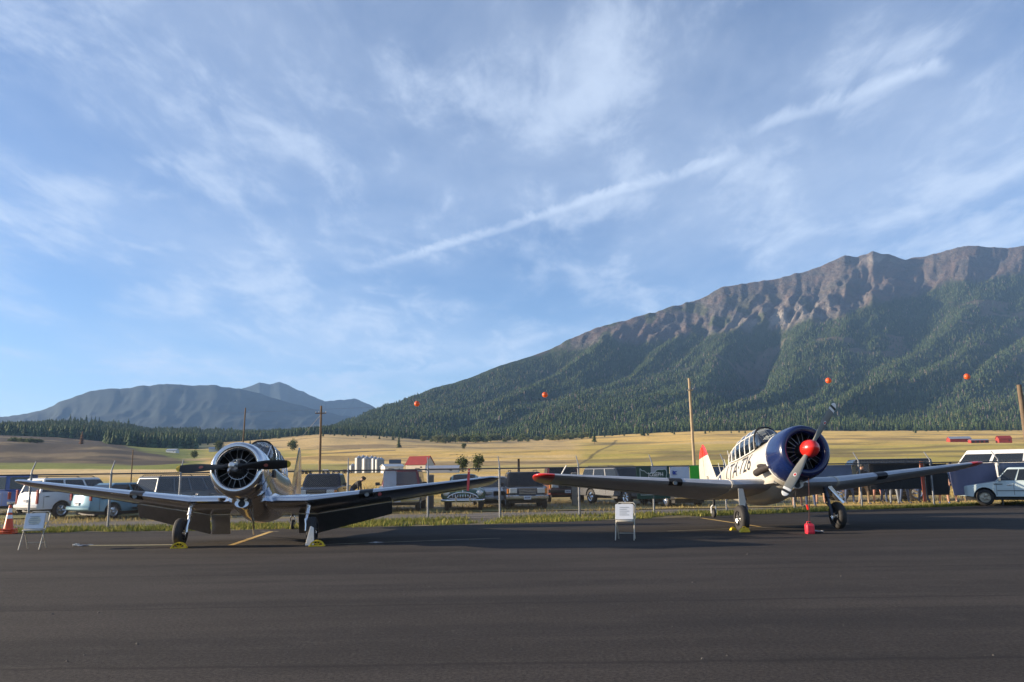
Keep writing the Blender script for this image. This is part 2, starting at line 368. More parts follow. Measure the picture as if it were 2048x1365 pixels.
    m_ = bpy.data.materials.new('land'); m_.use_nodes = True; nt = m_.node_tree; b = nt.nodes['Principled BSDF']; L = nt.links.new
    b.inputs['Roughness'].default_value = 0.95; b.inputs['Specular IOR Level'].default_value = 0.1
    a = nt.nodes.new('ShaderNodeVertexColor'); a.layer_name = 'cover'; g = nt.nodes.new('ShaderNodeNewGeometry')
    nz = nt.nodes.new('ShaderNodeTexNoise'); L(g.outputs['Position'], nz.inputs[0]); nz.inputs['Scale'].default_value = 0.35; nz.inputs['Detail'].default_value = 10; nz.inputs['Roughness'].default_value = 0.7
    mr = nt.nodes.new('ShaderNodeMapRange'); L(nz.outputs[0], mr.inputs[0]); mr.inputs[1].default_value = 0.3; mr.inputs[2].default_value = 0.7; mr.inputs[3].default_value = 0.72; mr.inputs[4].default_value = 1.28
    mx = nt.nodes.new('ShaderNodeMixRGB'); mx.blend_type = 'MULTIPLY'; mx.inputs[0].default_value = 1; L(a.outputs[0], mx.inputs[1]); L(mr.outputs[0], mx.inputs[2])
    L(mx.outputs[0], b.inputs['Base Color'])
    n2 = nt.nodes.new('ShaderNodeTexNoise'); L(g.outputs['Position'], n2.inputs[0]); n2.inputs['Scale'].default_value = 0.022; n2.inputs['Detail'].default_value = 9; n2.inputs['Roughness'].default_value = 0.68
    bp = nt.nodes.new('ShaderNodeBump'); bp.inputs['Distance'].default_value = 26.0; L(n2.outputs[0], bp.inputs['Height']); L(a.outputs[1], bp.inputs['Strength']); L(bp.outputs[0], b.inputs['Normal'])
    me.materials.append(m_)
    o = bpy.data.objects.new('terrain', me); col.objects.link(o); tag(o, kind='structure')
    MATS['land'] = m_
def t_of(r): return np.clip(r - 1, 0, 1)
build_terrain()

def far_range(name, xs, ys, Y0, Y1, foot, seed, colr):
    cols = np.linspace(xs[0], xs[-1], 320); t = np.linspace(0, 1, 60)
    PXg, Tg = np.meshgrid(cols, t); rd = np.interp(PXg, xs, ys) + (fbm(PXg / 18 + seed, PXg * 0, 4) - .5) * 5
    py = foot + (rd - foot) * (0.7 * Tg + 0.3 * Tg ** 2); P = unproj(PXg, py, Y0 + (Y1 - Y0) * Tg)
    k = sst(Tg, 0, .3) * (1 - sst(Tg, .85, 1))
    P[..., 2] += k * (60 * (ridged((PXg - 60 * Tg) / 70 + seed, Tg * 1.4, 3) - .6))
    P = np.concatenate([P, P[-1:] + np.array([0, 1500, -900.0])], 0)
    n, c = P.shape[:2]; idx = np.arange(n * c).reshape(n, c)
    F = np.stack([idx[:-1, :-1], idx[:-1, 1:], idx[1:, 1:], idx[1:, :-1]], -1).reshape(-1, 4).tolist()
    o = mk(name, (P.reshape(-1, 3).tolist(), F), M(name, colr, 0.95, var=0.35, scale=0.004, spec=0.1), kind='structure')
    o.data.polygons.foreach_set('use_smooth', [True] * len(o.data.polygons))
far_range('far_mountain', [-400, -200, 0, 40, 90, 130, 180, 215, 240, 280, 320, 400, 450, 500, 560, 640, 720, 800], [846, 842, 834, 831, 819, 800, 783, 777, 779, 772, 769, 770, 773, 782, 800, 822, 838, 850], 5200, 6800, 868, 3.3, (0.026, 0.036, 0.034))
far_range('far_mountain', [380, 450, 480, 520, 540, 560, 600, 625, 650, 690, 708, 735, 760, 820, 900], [815, 790, 778, 766, 769, 764, 781, 794, 803, 800, 797, 808, 822, 838, 846], 7600, 9000, 866, 8.1, (0.036, 0.040, 0.038))

def build_haze():
    x0, x1, y0, y1, z0, z1 = -9000, 9500, -1500, 12200, -450, 1560
    V = [(x, y, z) for x in (x0, x1) for y in (y0, y1) for z in (z0, z1)]
    F = [(0, 1, 3, 2), (4, 6, 7, 5), (0, 4, 5, 1), (2, 3, 7, 6), (0, 2, 6, 4), (1, 5, 7, 3)]
    m_ = bpy.data.materials.new('haze'); m_.use_nodes = True; nt = m_.node_tree; nt.nodes.clear()
    out = nt.nodes.new('ShaderNodeOutputMaterial'); v = nt.nodes.new('ShaderNodeVolumePrincipled')
    v.inputs['Color'].default_value = (0.32, 0.56, 1.0, 1); v.inputs['Density'].default_value = 5.0e-5; v.inputs['Anisotropy'].default_value = 0.0
    nt.links.new(v.outputs[0], out.inputs['Volume'])
    mk('haze', (V, F), m_, kind='stuff')
build_haze()
# ------------------------------------------------------------------ forest
def conifer_batch(P, H, W, tiers, sides, seed):
    """many simple stepped conifers as one mesh (numpy)"""
    g = np.random.default_rng(seed); n = len(P); V = []; F = []
    k = tiers * (sides + 1); base = np.arange(n) * k
    vv = np.zeros((n, k, 3)); ff = []
    for t in range(tiers):
        z0 = 0.06 + 0.86 * t / tiers; z1 = min(1.0, z0 + 1.25 / tiers if t < tiers - 1 else 1.0); rr = (1 - 0.9 * t / tiers) ** 0.9
        o = t * (sides + 1)
        a0 = g.random(n) * 6.28
        for s in range(sides):
            a = a0 + 2 * math.pi * s / sides; q = W * rr * (0.62 + 0.7 * g.random(n))
            vv[:, o + s, 0] = np.cos(a) * q; vv[:, o + s, 1] = np.sin(a) * q; vv[:, o + s, 2] = H * (z0 + 0.05 * (g.random(n) - .5))
            ff.append((o + s, o + (s + 1) % sides, o + sides))
        vv[:, o + sides, 0] = (g.random(n) - .5) * W * 0.12; vv[:, o + sides, 1] = (g.random(n) - .5) * W * 0.12; vv[:, o + sides, 2] = H * z1
    vv += P[:, None, :]
    Fm = (base[:, None, None] + np.array(ff)[None]).reshape(-1, 3)
    return vv.reshape(-1, 3), Fm, k
def big_mesh(name, V, F, mat, colattr=None):
    me = bpy.data.meshes.new(name); me.vertices.add(len(V)); me.vertices.foreach_set('co', np.ascontiguousarray(V, np.float32).ravel())
    k = F.shape[1]; me.loops.add(F.size); me.loops.foreach_set('vertex_index', np.ascontiguousarray(F, np.int32).ravel()); me.polygons.add(len(F))
    me.polygons.foreach_set('loop_start', np.arange(0, F.size, k)); me.polygons.foreach_set('loop_total', np.full(len(F), k)); me.update()
    if colattr is not None:
        a = me.color_attributes.new('cover', 'FLOAT_COLOR', 'POINT'); a.data.foreach_set('color', np.concatenate([colattr, np.ones((len(colattr), 1))], 1).astype(np.float32).ravel())
    me.materials.append(mat)
    o = bpy.data.objects.new(name, me); col.objects.link(o); return o
def attr_mat(name, rough=0.9, trans=0.0):
    m_ = bpy.data.materials.new(name); m_.use_nodes = True; nt = m_.node_tree; b = nt.nodes['Principled BSDF']; b.inputs['Roughness'].default_value = rough
    b.inputs['Specular IOR Level'].default_value = 0.15
    a = nt.nodes.new('ShaderNodeVertexColor'); a.layer_name = 'cover'; nt.links.new(a.outputs[0], b.inputs['Base Color'])
    if trans:
        tr = nt.nodes.new('ShaderNodeBsdfTranslucent'); nt.links.new(a.outputs[0], tr.inputs[0]); mx = nt.nodes.new('ShaderNodeMixShader'); mx.inputs[0].default_value = trans
        nt.links.new(b.outputs[0], mx.inputs[1]); nt.links.new(tr.outputs[0], mx.inputs[2]); nt.links.new(mx.outputs[0], nt.nodes['Material Output'].inputs[0])
    return m_
NEEDLE = attr_mat('needles')
def build_forest():
    g = np.random.default_rng(5); n0 = 200000
    px = g.uniform(-470, 2500, n0); r = 1.004 + 0.99 * g.random(n0) ** 0.80
    m = 9000; px = np.concatenate([px, g.uniform(-450, 392, m)]); r = np.concatenate([r, g.uniform(0.925, 1.004, m)])
    P, py, rock = surf(px, r); n0 += m
    dens = fbm(px / 40 + 3, py / 14, 3)
    keep = (rock < 0.30 + 0.3 * (dens - .5)) | ((g.random(n0) < 0.05) & (rock < 0.9))
    keep &= (r < 1.97) & ~((fbm(px / 18 + 50, py / 7, 3) > 0.64) & (g.random(n0) < .6) & (r > 1.05))
    bare = (fbm(px / 60, py / 16 + 40, 4) > 0.70) & (px > 900) & (py < 740) & (g.random(n0) < 0.8); keep &= ~bare
    knoll = (np.exp(-((px - 165) / 70) ** 2) * sst(py, 862, 852) > 0.3) & (g.random(n0) < 0.90); keep &= ~knoll
    keep &= ~((px < 640) & (g.random(n0) < 0.30)); keep &= ~((r < 1.0) & (px < 150) & (py > 879 + 6 * dens)); keep &= ~((r < .965) & (px < 210))
    P = P[keep]; px = px[keep]; r = r[keep]; py = py[keep]; n = len(P)
    H = (6 + 12.5 * g.random(n) ** 1.6) * (1 - 0.2 * sst(r, 1.5, 2.0)) * np.where(px < 400, 1.35, 1.0); W = H * (0.20 + 0.09 * g.random(n))
    c = np.array([0.046, 0.068, 0.026])[None] * (0.55 + 0.85 * g.random((n, 1))); c = c * (1 + 0.5 * (fbm(px / 30, py / 12, 3) - .5))[:, None]
    yel = g.random(n) < 0.05; c[yel] = np.array([0.10, 0.10, 0.042]) * (0.7 + .6 * g.random((yel.sum(), 1)))
    dead = (g.random(n) < 0.05) & (px > 800); c[dead] = np.array([0.12, 0.10, 0.085])
    Vs, Fs, Cs, off = [], [], [], 0
    for sel, tiers in ((r < 1.3, 3), (r >= 1.3, 2)):
        V, F, k = conifer_batch(P[sel] - np.array([0, 0, 0.8]), H[sel], W[sel], tiers, 5, 8); Vs.append(V); Fs.append(F + off); Cs.append(np.repeat(c[sel], k, 0)); off += len(V)
    o = big_mesh('forest', np.concatenate(Vs), np.concatenate(Fs), NEEDLE, np.concatenate(Cs)); tag(o, 'dense dark green conifer forest covering the lower mountain slope', 'forest', kind='stuff')
    print('forest trees', n, sum(len(f) for f in Fs))
build_forest()

# single trees: pines of three shapes and two broadleaved ones, shared meshes
BARK = M('bark', (0.11, 0.075, 0.05), 0.9, var=0.3, scale=2, bump=0.5, bscale=6)
def pine_mesh(seed, H=20.0, W=3.8, bare=0.1):
    g = random.Random(seed); V = []; F = []; C = []
    tiers = 13
    for t in range(tiers):
        z = H * (bare + (0.97 - bare) * t / tiers); rr = W * (1 - (t / tiers) ** 1.15) * g.uniform(0.8, 1.15) + 0.25; nb = 9 if t < 9 else 6; a0 = g.random() * 6
        for b in range(nb):
            a = a0 + 2 * math.pi * b / nb + g.uniform(-.25, .25); q = rr * g.uniform(0.6, 1.15); dz = -0.16 * q + g.uniform(-.3, .3); wd = 0.36 * q + .25
            ca, sa = math.cos(a), math.sin(a); n0 = len(V); sh = g.uniform(0.6, 1.35)
            V += [(0.05 * ca, 0.05 * sa, z + H * 0.075), (ca * q * .6 - sa * wd, sa * q * .6 + ca * wd, z + dz * .4), (ca * q, sa * q, z + dz), (ca * q * .6 + sa * wd, sa * q * .6 - ca * wd, z + dz * .4)]
            F += [(n0, n0 + 1, n0 + 2), (n0, n0 + 2, n0 + 3)]; C += [(0.050 * sh, 0.074 * sh, 0.028 * sh)] * 4
    n0 = len(V); V += [(.3, 0, H * .9), (-.2, .25, H * .9), (-.2, -.25, H * .9), (0, 0, H)]; F += [(n0, n0 + 1, n0 + 3), (n0 + 1, n0 + 2, n0 + 3), (n0 + 2, n0, n0 + 3)]; C += [(.05, .074, .028)] * 4
    o = big_mesh('crown', np.array(V), np.array(F), NEEDLE, np.array(C)); me = o.data; bpy.data.objects.remove(o)
    tv = tube((0, 0, -1), (0, 0, H * 0.8), 0.32, 0.06, 6); return me, mesh_of('trunk', tv, BARK)
LEAF = attr_mat('broad_leaves', 0.7, 0.25)
def broad_mesh(seed, H=10.0, W=4.0, base=(0.075, 0.095, 0.028), n=900):
    g = np.random.default_rng(seed); cl = g.normal(0, 1, (22, 3)); cl /= np.linalg.norm(cl, axis=1)[:, None]; cl *= g.uniform(.35, .85, (22, 1))
    idx = g.integers(0, 22, n); p = cl[idx] + g.normal(0, .2, (n, 3)); ctr = p * np.array([W, W, H * .46]) + np.array([0, 0, H * .49]); ctr[:, 2] = np.maximum(ctr[:, 2], 0.12 * H * g.random(n))
    s = 0.16 * W * (0.5 + g.random(n)) * 0.6; d = g.normal(0, 1, (n, 3)); d /= np.linalg.norm(d, axis=1)[:, None]
    u = np.cross(d, [0, 0, 1.0]); u /= np.linalg.norm(u, axis=1)[:, None] + 1e-6; v = np.cross(d, u)
    V = np.stack([ctr + u * s[:, None], ctr + v * s[:, None], ctr - u * s[:, None], ctr - v * s[:, None] * .7], 1).reshape(-1, 3)
    F = np.arange(4 * n).reshape(n, 4); c = np.array(base)[None] * (0.55 + 0.9 * g.random((n, 1))) * (0.8 + .5 * (idx % 5)[:, None] / 5)
    o = big_mesh('crown', V, F, LEAF, np.repeat(c, 4, 0)); me = o.data; bpy.data.objects.remove(o)
    tv = [tube((0, 0, -.5), (0, 0, H * .5), 0.03 * H, 0.018 * H, 7)]
    for i in range(4):
        a = i * 1.7 + seed; tv.append(tube((0, 0, H * .28), (math.cos(a) * W * .5, math.sin(a) * W * .5, H * .66), .014 * H, .005 * H, 5))
    return me, mesh_of('trunk', merge(*tv), BARK)
PINES = [pine_mesh(i, 20, 4.0 + .6 * (i % 3), 0.05 + .06 * (i % 3)) for i in range(5)]
BROADS = [broad_mesh(20 + i) for i in range(3)]
BUSH = [broad_mesh(40, 10, 6.5, (0.10, 0.125, 0.045), 900), broad_mesh(41, 10, 5.5, (0.14, 0.15, 0.06), 900)]
def tree(name, meshes, p, h, hm, label, cat, group, rz=None, wide=1.0):
    e = empty(name, p, (0, 0, random.random() * 6.28 if rz is None else rz), label, cat, group); s = h / hm; e.scale = (s * wide, s * wide, s)
    for nm, me in (('crown', meshes[0]), ('trunk', meshes[1])):
        o = bpy.data.objects.new(nm, me); col.objects.link(o); o.parent = e
    return e
def spt(px, r): 
    P, py, rk = surf(np.array([float(px)]), np.array([float(r)])); return Vector(P[0])
def r_for(px, py):
    """row of the terrain seen at this photo pixel"""
    rr = np.linspace(0.25, 1.0, 400); _, q, _ = surf(np.full(400, float(px)), rr); ok = np.where(q <= py)[0]
    return float(rr[ok[0]]) if len(ok) else 1.0
def scatter_trees():
    g = random.Random(3)
    for i in range(190):                                   # the edge of the forest, tree by tree
        px = -20 + 2090 * (i + g.random() * .9) / 190; r = 1.0 - 0.012 * g.random() ** 2 if px > 420 else 1.0 - 0.02 * g.random()
        p = spt(px, r); p.z -= .4
        tree('pine_tree', PINES[g.randrange(5)], p, g.uniform(12, 21), 20, 'dark green pine standing at the lower edge of the mountain forest', 'tree', 'pines along the lower edge of the forest')
    for i in range(58):                                    # stragglers on the pasture below the forest
        px = g.choice([g.uniform(640, 810), g.uniform(640, 860), g.uniform(1180, 1420), g.uniform(1250, 1680), g.uniform(1800, 2040)]); p = spt(px, 0.985 - 0.045 * g.random() ** 2)
        tree('pine_tree', PINES[g.randrange(5)], p, g.uniform(7, 15), 20, 'small lone pine on the dry pasture just below the forest edge', 'tree', 'lone pines on the upper pasture')
    for i, (px, py, h) in enumerate([(798, 896, 17), (585, 903, 14), (1189, 888, 17), (437, 905, 15), (389, 919, 9), (928, 898, 7), (500, 893, 10)]):
        lab = ['dark lone pine in the straw field above the grain silos', 'pale leafy tree on the slope behind the silver aircraft tail fin', 'dark pine at the corner of the green field line in mid picture',
               'small leafy tree on the far slope behind the silver cowling', 'small round tree on the green field beside the brown hill', 'tiny bush in the straw field above the red-roofed barn', 'slim tree on the pasture left of the thin mast'][i]
        tree('lone_tree', BROADS[i % 3] if i in (1, 3, 4, 5) else PINES[i % 5], spt(px, r_for(px, py)), h, 10 if i in (1, 3, 4, 5) else 20, lab, 'tree', None)
    for i in range(34):                                    # cottonwoods and willows along the ditch
        px = 850 + 335 * i / 34 + g.uniform(-4, 4); p = spt(px, 0.935 + 0.03 * g.random() + (0 if px < 960 else .015))
        tree('ditch_shrub', BUSH[g.randrange(2)], p, g.uniform(6, 15), 10, 'pale green willow shrub in the row between straw field and forest', 'shrub', 'willows along the ditch below the forest', wide=g.uniform(.8, 1.3))
    for i, px in enumerate([62, 98, 112, 128, 140, 150, 164, 172, 182, 190, 198, 228, 256]):
        tree('pine_tree', PINES[i % 5], spt(px, 1.99), g.uniform(14, 26), 20, 'dark pine standing out on the grassy knoll below the blue far mountain', 'tree', 'pines on the grassy knoll')
    for i, (px, py, w_) in enumerate([(30, 884, 1.4), (45, 886, 1.5), (60, 888, 1.2), (75, 889, 1.3)]):
        tree('hill_shrub', BUSH[i % 2], spt(px, r_for(px, py)), 6, 10, 'dark shrub in the clump on the brown hill', 'shrub', 'shrubs on the brown hill', wide=w_ * 1.4)
    p = spt(163, r_for(163, 889)); e = tree('dead_pine', (PINES[1][0].copy(), PINES[1][1]), p, 18, 20, 'rust-brown dead pine at the edge of the dark forest behind the hill', 'tree', None)
    at_ = e.children[0].data.color_attributes['cover']; a = np.zeros(len(at_.data) * 4, np.float32); at_.data.foreach_get('color', a); a = a.reshape(-1, 4); a[:, :3] = a[:, :3] * np.array([4.2, 1.5, 1.9]); at_.data.foreach_set('color', a.ravel())
scatter_trees()
# ------------------------------------------------------------------ apron, verge, fence
def pos_mat(name, build, rough=0.9, spec=0.2):
    m_ = bpy.data.materials.new(name); m_.use_nodes = True; nt = m_.node_tree; b = nt.nodes['Principled BSDF']; b.inputs['Roughness'].default_value = rough; b.inputs['Specular IOR Level'].default_value = spec
    g = nt.nodes.new('ShaderNodeNewGeometry')
    def noise(scale, det=6, rough_=.6, sx=1, sy=1, dist=0):
        mp = nt.nodes.new('ShaderNodeMapping'); nt.links.new(g.outputs['Position'], mp.inputs[0]); mp.inputs['Scale'].default_value = (sx, sy, 1)
        n = nt.nodes.new('ShaderNodeTexNoise'); nt.links.new(mp.outputs[0], n.inputs[0]); n.inputs['Scale'].default_value = scale; n.inputs['Detail'].default_value = det; n.inputs['Roughness'].default_value = rough_; n.inputs['Distortion'].default_value = dist
        return n.outputs[0]
    def rng_(v, a, b_, lo=0., hi=1.):
        n = nt.nodes.new('ShaderNodeMapRange'); nt.links.new(v, n.inputs[0]); n.interpolation_type = 'SMOOTHSTEP'
        for i, q in enumerate((a, b_, lo, hi)): n.inputs[i + 1].default_value = q
        return n.outputs[0]
    def mix(f, a, c, mode='MIX'):
        n = nt.nodes.new('ShaderNodeMixRGB'); n.blend_type = mode
        for i, q in enumerate((f, a, c)):
            if isinstance(q, (int, float)): n.inputs[i].default_value = q
            elif isinstance(q, tuple): n.inputs[i].default_value = (*q, 1)
            else: nt.links.new(q, n.inputs[i])
        return n.outputs[0]
    def math_(op, a, c=None):
        n = nt.nodes.new('ShaderNodeMath'); n.operation = op
        for i, q in enumerate((a, c)):
            if q is None: continue
            if isinstance(q, (int, float)): n.inputs[i].default_value = q
            else: nt.links.new(q, n.inputs[i])
        return n.outputs[0]
    sp = nt.nodes.new('ShaderNodeSeparateXYZ'); nt.links.new(g.outputs['Position'], sp.inputs[0])
    colr, h, dist = build(noise, rng_, mix, math_, sp.outputs)
    nt.links.new(colr, b.inputs['Base Color'])
    if h is not None:
        bp = nt.nodes.new('ShaderNodeBump'); bp.inputs['Strength'].default_value = 1.0; bp.inputs['Distance'].default_value = dist; nt.links.new(h, bp.inputs['Height']); nt.links.new(bp.outputs[0], b.inputs['Normal'])
    return m_
def _asphalt(noise, rng_, mix, math_, xyz):
    fine = noise(95, 3, .7); agg = noise(27, 5, .8); blotch = noise(0.35, 6, .6, .45, 1.6); streak = noise(0.9, 5, .6, .09, 1.0, .3); grime = noise(2.2, 6, .65)
    c = mix(rng_(blotch, .3, .7), (0.033, 0.0288, 0.0262), (0.053, 0.0458, 0.0410))
    c = mix(rng_(streak, .42, .68), c, (0.027, 0.0243, 0.0235)); c = mix(rng_(grime, .5, .75, 0, .5), c, (0.056, 0.049, 0.044))
    c = mix(1.0, c, mix(rng_(agg, .25, .75), (.38, .38, .39), (1.75, 1.72, 1.68)), 'MULTIPLY'); c = mix(rng_(fine, .63, .72, 0, .7), c, (0.16, 0.145, 0.135)); c = mix(rng_(fine, .36, .28, 0, .7), c, (0.015, 0.014, 0.014))
    # paving joints: narrow dark seams running across
    wob = math_('MULTIPLY', math_('SUBTRACT', noise(1.6, 5, .7), .5), .22)
    for y0, k, wd in ((7.05, -.012, .035), (10.2, .006, .03), (13.4, -.01, .028), (3.9, .01, .03)):
        d = math_('ABSOLUTE', math_('ADD', math_('ADD', math_('SUBTRACT', xyz[1], y0), math_('MULTIPLY', xyz[0], -k)), wob))
        c = mix(rng_(d, wd * 2.2, 0.0, 0, .62), c, (0.016, 0.0145, 0.014))
    h = math_('ADD', math_('MULTIPLY', agg, 1.0), math_('MULTIPLY', fine, .5))
    return c, h, 0.010
ASPHALT = pos_mat('asphalt', _asphalt, 0.95, 0.2)
edge = [ground(x, y) for x, y in ((0, 1067), (230, 1064), (460, 1061), (860, 1052), (1100, 1045), (1340, 1036), (1700, 1021), (2048, 1008))]
e0 = edge[0] + (edge[0] - edge[1]).normalized() * 120; e1 = edge[-1] + (edge[-1] - edge[-2]).normalized() * 220
def edge_pts():
    out = []; full = [e0] + edge + [e1]; g = random.Random(4)
    for a, b in zip(full, full[1:]):
        k = max(2, int((b - a).length / .35)) if (b - a).length < 60 else 30
        for i in range(k): p = a.lerp(b, i / k); out.append((p.x, p.y + g.uniform(-.06, .06), 0.0))
    return out + [(e1.x, e1.y, 0)]
ep = edge_pts()
mk('apron', ([(e0.x, -250, 0)] + ep + [(e1.x, -250, 0)], [tuple(range(len(ep) + 2))[::-1]]), ASPHALT, kind='structure')
def _dirt(noise, rng_, mix, math_, xyz):
    a = noise(.6, 6, .65); b_ = noise(3, 6, .7); f = noise(45, 4, .7)
    c = mix(rng_(a, .35, .6), (0.19, 0.165, 0.135), (0.28, 0.225, 0.115)); c = mix(rng_(b_, .5, .68), c, (0.125, 0.13, 0.05)); c = mix(rng_(f, .35, .65, 0, .5), c, (0.10, 0.085, 0.065))
    return c, f, 0.03
DIRT = pos_mat('verge_soil', _dirt)
mk('verge', ([(-160, 10, -.012), (160, 10, -.012), (260, 46, -.012), (-260, 46, -.012)], [(0, 1, 2, 3)]), DIRT, kind='structure')
def _gravel(noise, rng_, mix, math_, xyz):
    f = noise(22, 5, .75); b_ = noise(1.2, 5, .6)
    c = mix(rng_(f, .3, .7), (0.10, 0.088, 0.075), (0.26, 0.235, 0.205)); c = mix(rng_(b_, .52, .7, 0, .6), c, (0.2, 0.165, 0.08))
    return c, f, 0.03
GRAVEL = pos_mat('gravel', _gravel)
def fence_y(x): return 27.0 + .188 * (x + 13.7)
lane = []
for i in range(61):
    x = -75 + 2.5 * i; lane.append((x, fence_y(x) + .25 + .25 * math.sin(i * 1.7), -.006))
for i in range(60, -1, -1):
    x = -75 + 2.5 * i; lane.append((x, fence_y(x) + 3.6 + .5 * math.sin(i * .9), -.006))
mk('gravel_lane', (lane, [tuple(range(len(lane)))]), GRAVEL, kind='structure')
mk('ground', ([(-16000, -16000, -.6), (16000, -16000, -.6), (16000, 400, -.6), (-16000, 400, -.6)], [(0, 1, 2, 3)]), M('dry_land', (0.34, 0.24, 0.10), .95, var=.3, scale=.01), kind='structure')

# painted marks
YEL = M('yellow_paint', (0.55, 0.36, 0.10), 0.7, var=.35, scale=3.0)
PALE = M('faded_paint', (0.20, 0.17, 0.11), 0.7, var=.45, scale=4.0)
def stripe(a, b, wd, mat):
    a = ground(*a); b = ground(*b); d = (b - a).normalized(); n = Vector((-d.y, d.x, 0)) * wd / 2; g = random.Random(int(a.x * 100)); L1, L2 = [], []
    k = max(4, int((b - a).length / .25))
    for i in range(k + 1):
        p = a.lerp(b, i / k); j1, j2 = g.uniform(.85, 1.05), g.uniform(.85, 1.05); L1.append((p.x + n.x * j1, p.y + n.y * j1, .004)); L2.append((p.x - n.x * j2, p.y - n.y * j2, .004))
    mk('painted_line', (L1 + L2[::-1], [tuple(range(2 * k + 2))]), mat, kind='structure')
stripe((462, 1091), (543, 1063.5), .15, YEL); stripe((522, 1063), (556, 1063.5), .15, PALE)
stripe((1378, 1036.5), (1408, 1036.5), .15, PALE); stripe((1402, 1036.5), (1520, 1054), .12, YEL)
stripe((1335, 1063), (1700, 1049), .10, PALE); stripe((640, 1090), (1000, 1077), .10, PALE)

# chain-link fence
ZINC = M('galvanised_steel', (0.22, 0.23, 0.245), 0.5, 0.6, var=.25, scale=9)
WIRE = M('fence_wire', (0.075, 0.078, 0.082), 0.6, 0.3, var=.2)
def fpt(px):
    u = (px - CXP) / FPX * math.cos(PITCH); Y = (27.0 + .188 * 13.7) / (1 - .188 * u); return Vector((u * Y, Y, 0))
def build_fence():
    f = empty('chain_link_fence', fpt(-240), label='galvanised chain-link fence with leaning barb arms behind both aircraft', cat='fence')
    o = f.location; d = (fpt(2000) - fpt(0)).normalized(); nrm = Vector((-d.y, d.x, 0)); H = 1.80
    for i, px in enumerate([-240, -90, 58, 218, 357, 525, 692, 852, 995, 1153, 1301, 1445, 1580, 1714, 1857, 1993, 2130, 2270]):
        p = fpt(px) - o; v = tube(p, p + Vector((0, 0, H)), .038, n=8)
        post = mk('post', v, ZINC, f, smooth=50)
        top = p + Vector((0, 0, H)); mk('barb_arm', path([top, top + Vector((0, 0, .06)), top + nrm * .30 + Vector((0, 0, .40))], [.036, .024, .018], 6), ZINC, post)
    a, b = fpt(-240) - o, fpt(2270) - o; z = Vector((0, 0, H - .04)); mk('top_rail', tube(a + z, b + z, .024, n=8), WIRE, f, smooth=50)
    mk('tension_wire', tube(a + Vector((0, 0, .06)), b + Vector((0, 0, .06)), .006, n=4), WIRE, f)
    # woven diamonds: two families of slanting wires, one just behind the other
    Ln = (b - a).length; hh = H - .03; st = .070; V, F = [], []
    def strand(p, q):
        n0 = len(V); e = (q - p).normalized(); u = e.cross(nrm).normalized(); r = .0017
        for c in (p, q):
            V.extend([tuple(c + u * r + nrm * r * .6), tuple(c - u * r + nrm * r * .6), tuple(c - nrm * r)])
        F.extend([(n0, n0 + 1, n0 + 4, n0 + 3), (n0 + 1, n0 + 2, n0 + 5, n0 + 4), (n0 + 2, n0, n0 + 3, n0 + 5)])
    run = hh - .04; k = int((Ln + run) / st)
    for fam in (-1, 1):
        off = nrm * (.05 + .003 * fam)
        for i in range(k):
            s0 = -run + i * st
            lo, hi = (s0, s0 + run) if fam > 0 else (s0 + run, s0)
            t0, t1 = max(0, s0), min(Ln, s0 + run)
            if t1 - t0 < .01: continue
            if fam > 0: z0, z1 = .04 + (t0 - s0), .04 + (t1 - s0)
            else: z0, z1 = .04 + run - (t0 - s0), .04 + run - (t1 - s0)
            strand(a + d * t0 + off + Vector((0, 0, z0)), a + d * t1 + off + Vector((0, 0, z1)))
    # knuckled upper ends above the rail
    for i in range(int(Ln / st)):
        t = i * st; p = a + d * t + nrm * .05; strand(p + Vector((0, 0, hh)), p + d * .02 + Vector((0, 0, hh + .07)))
    m_ = mk('wire_mesh', (V, F), WIRE, f); m_['kind'] = 'stuff'
    return f
build_fence()

# verge plants
GRASS = attr_mat('grass', 0.8, 0.3)
def blades(name, pts, hmin, hmax, cols_, wmul, label, seed):
    g = np.random.default_rng(seed); n = len(pts); h = g.uniform(hmin, hmax, n) * (0.5 + g.random(n)); a = g.random(n) * 6.28; wd = wmul * (0.6 + .8 * g.random(n)); ln = g.normal(0, .35, (n, 2)) * h[:, None]
    u = np.stack([np.cos(a) * wd, np.sin(a) * wd, 0 * a], 1); tip = pts + np.stack([ln[:, 0], ln[:, 1], h], 1); mid = pts + np.stack([ln[:, 0] * .35, ln[:, 1] * .35, h * .55], 1)
    V = np.stack([pts - u, pts + u, mid + u * .75, tip, mid - u * .75], 1).reshape(-1, 3); i = np.arange(n)[:, None] * 5
    F = np.concatenate([i + np.array([[0, 1, 2]]), i + np.array([[0, 2, 4]]), i + np.array([[4, 2, 3]])], 0)
    ci = g.integers(0, len(cols_), n); c = np.array(cols_)[ci] * (0.7 + .6 * g.random((n, 1)))
    o = big_mesh(name, V, F, GRASS, np.repeat(c, 5, 0)); tag(o, label, 'grass', kind='stuff')
def edge_y(x):
    f_ = [e0] + edge + [e1]; return np.interp(x, [p.x for p in f_], [p.y for p in f_])
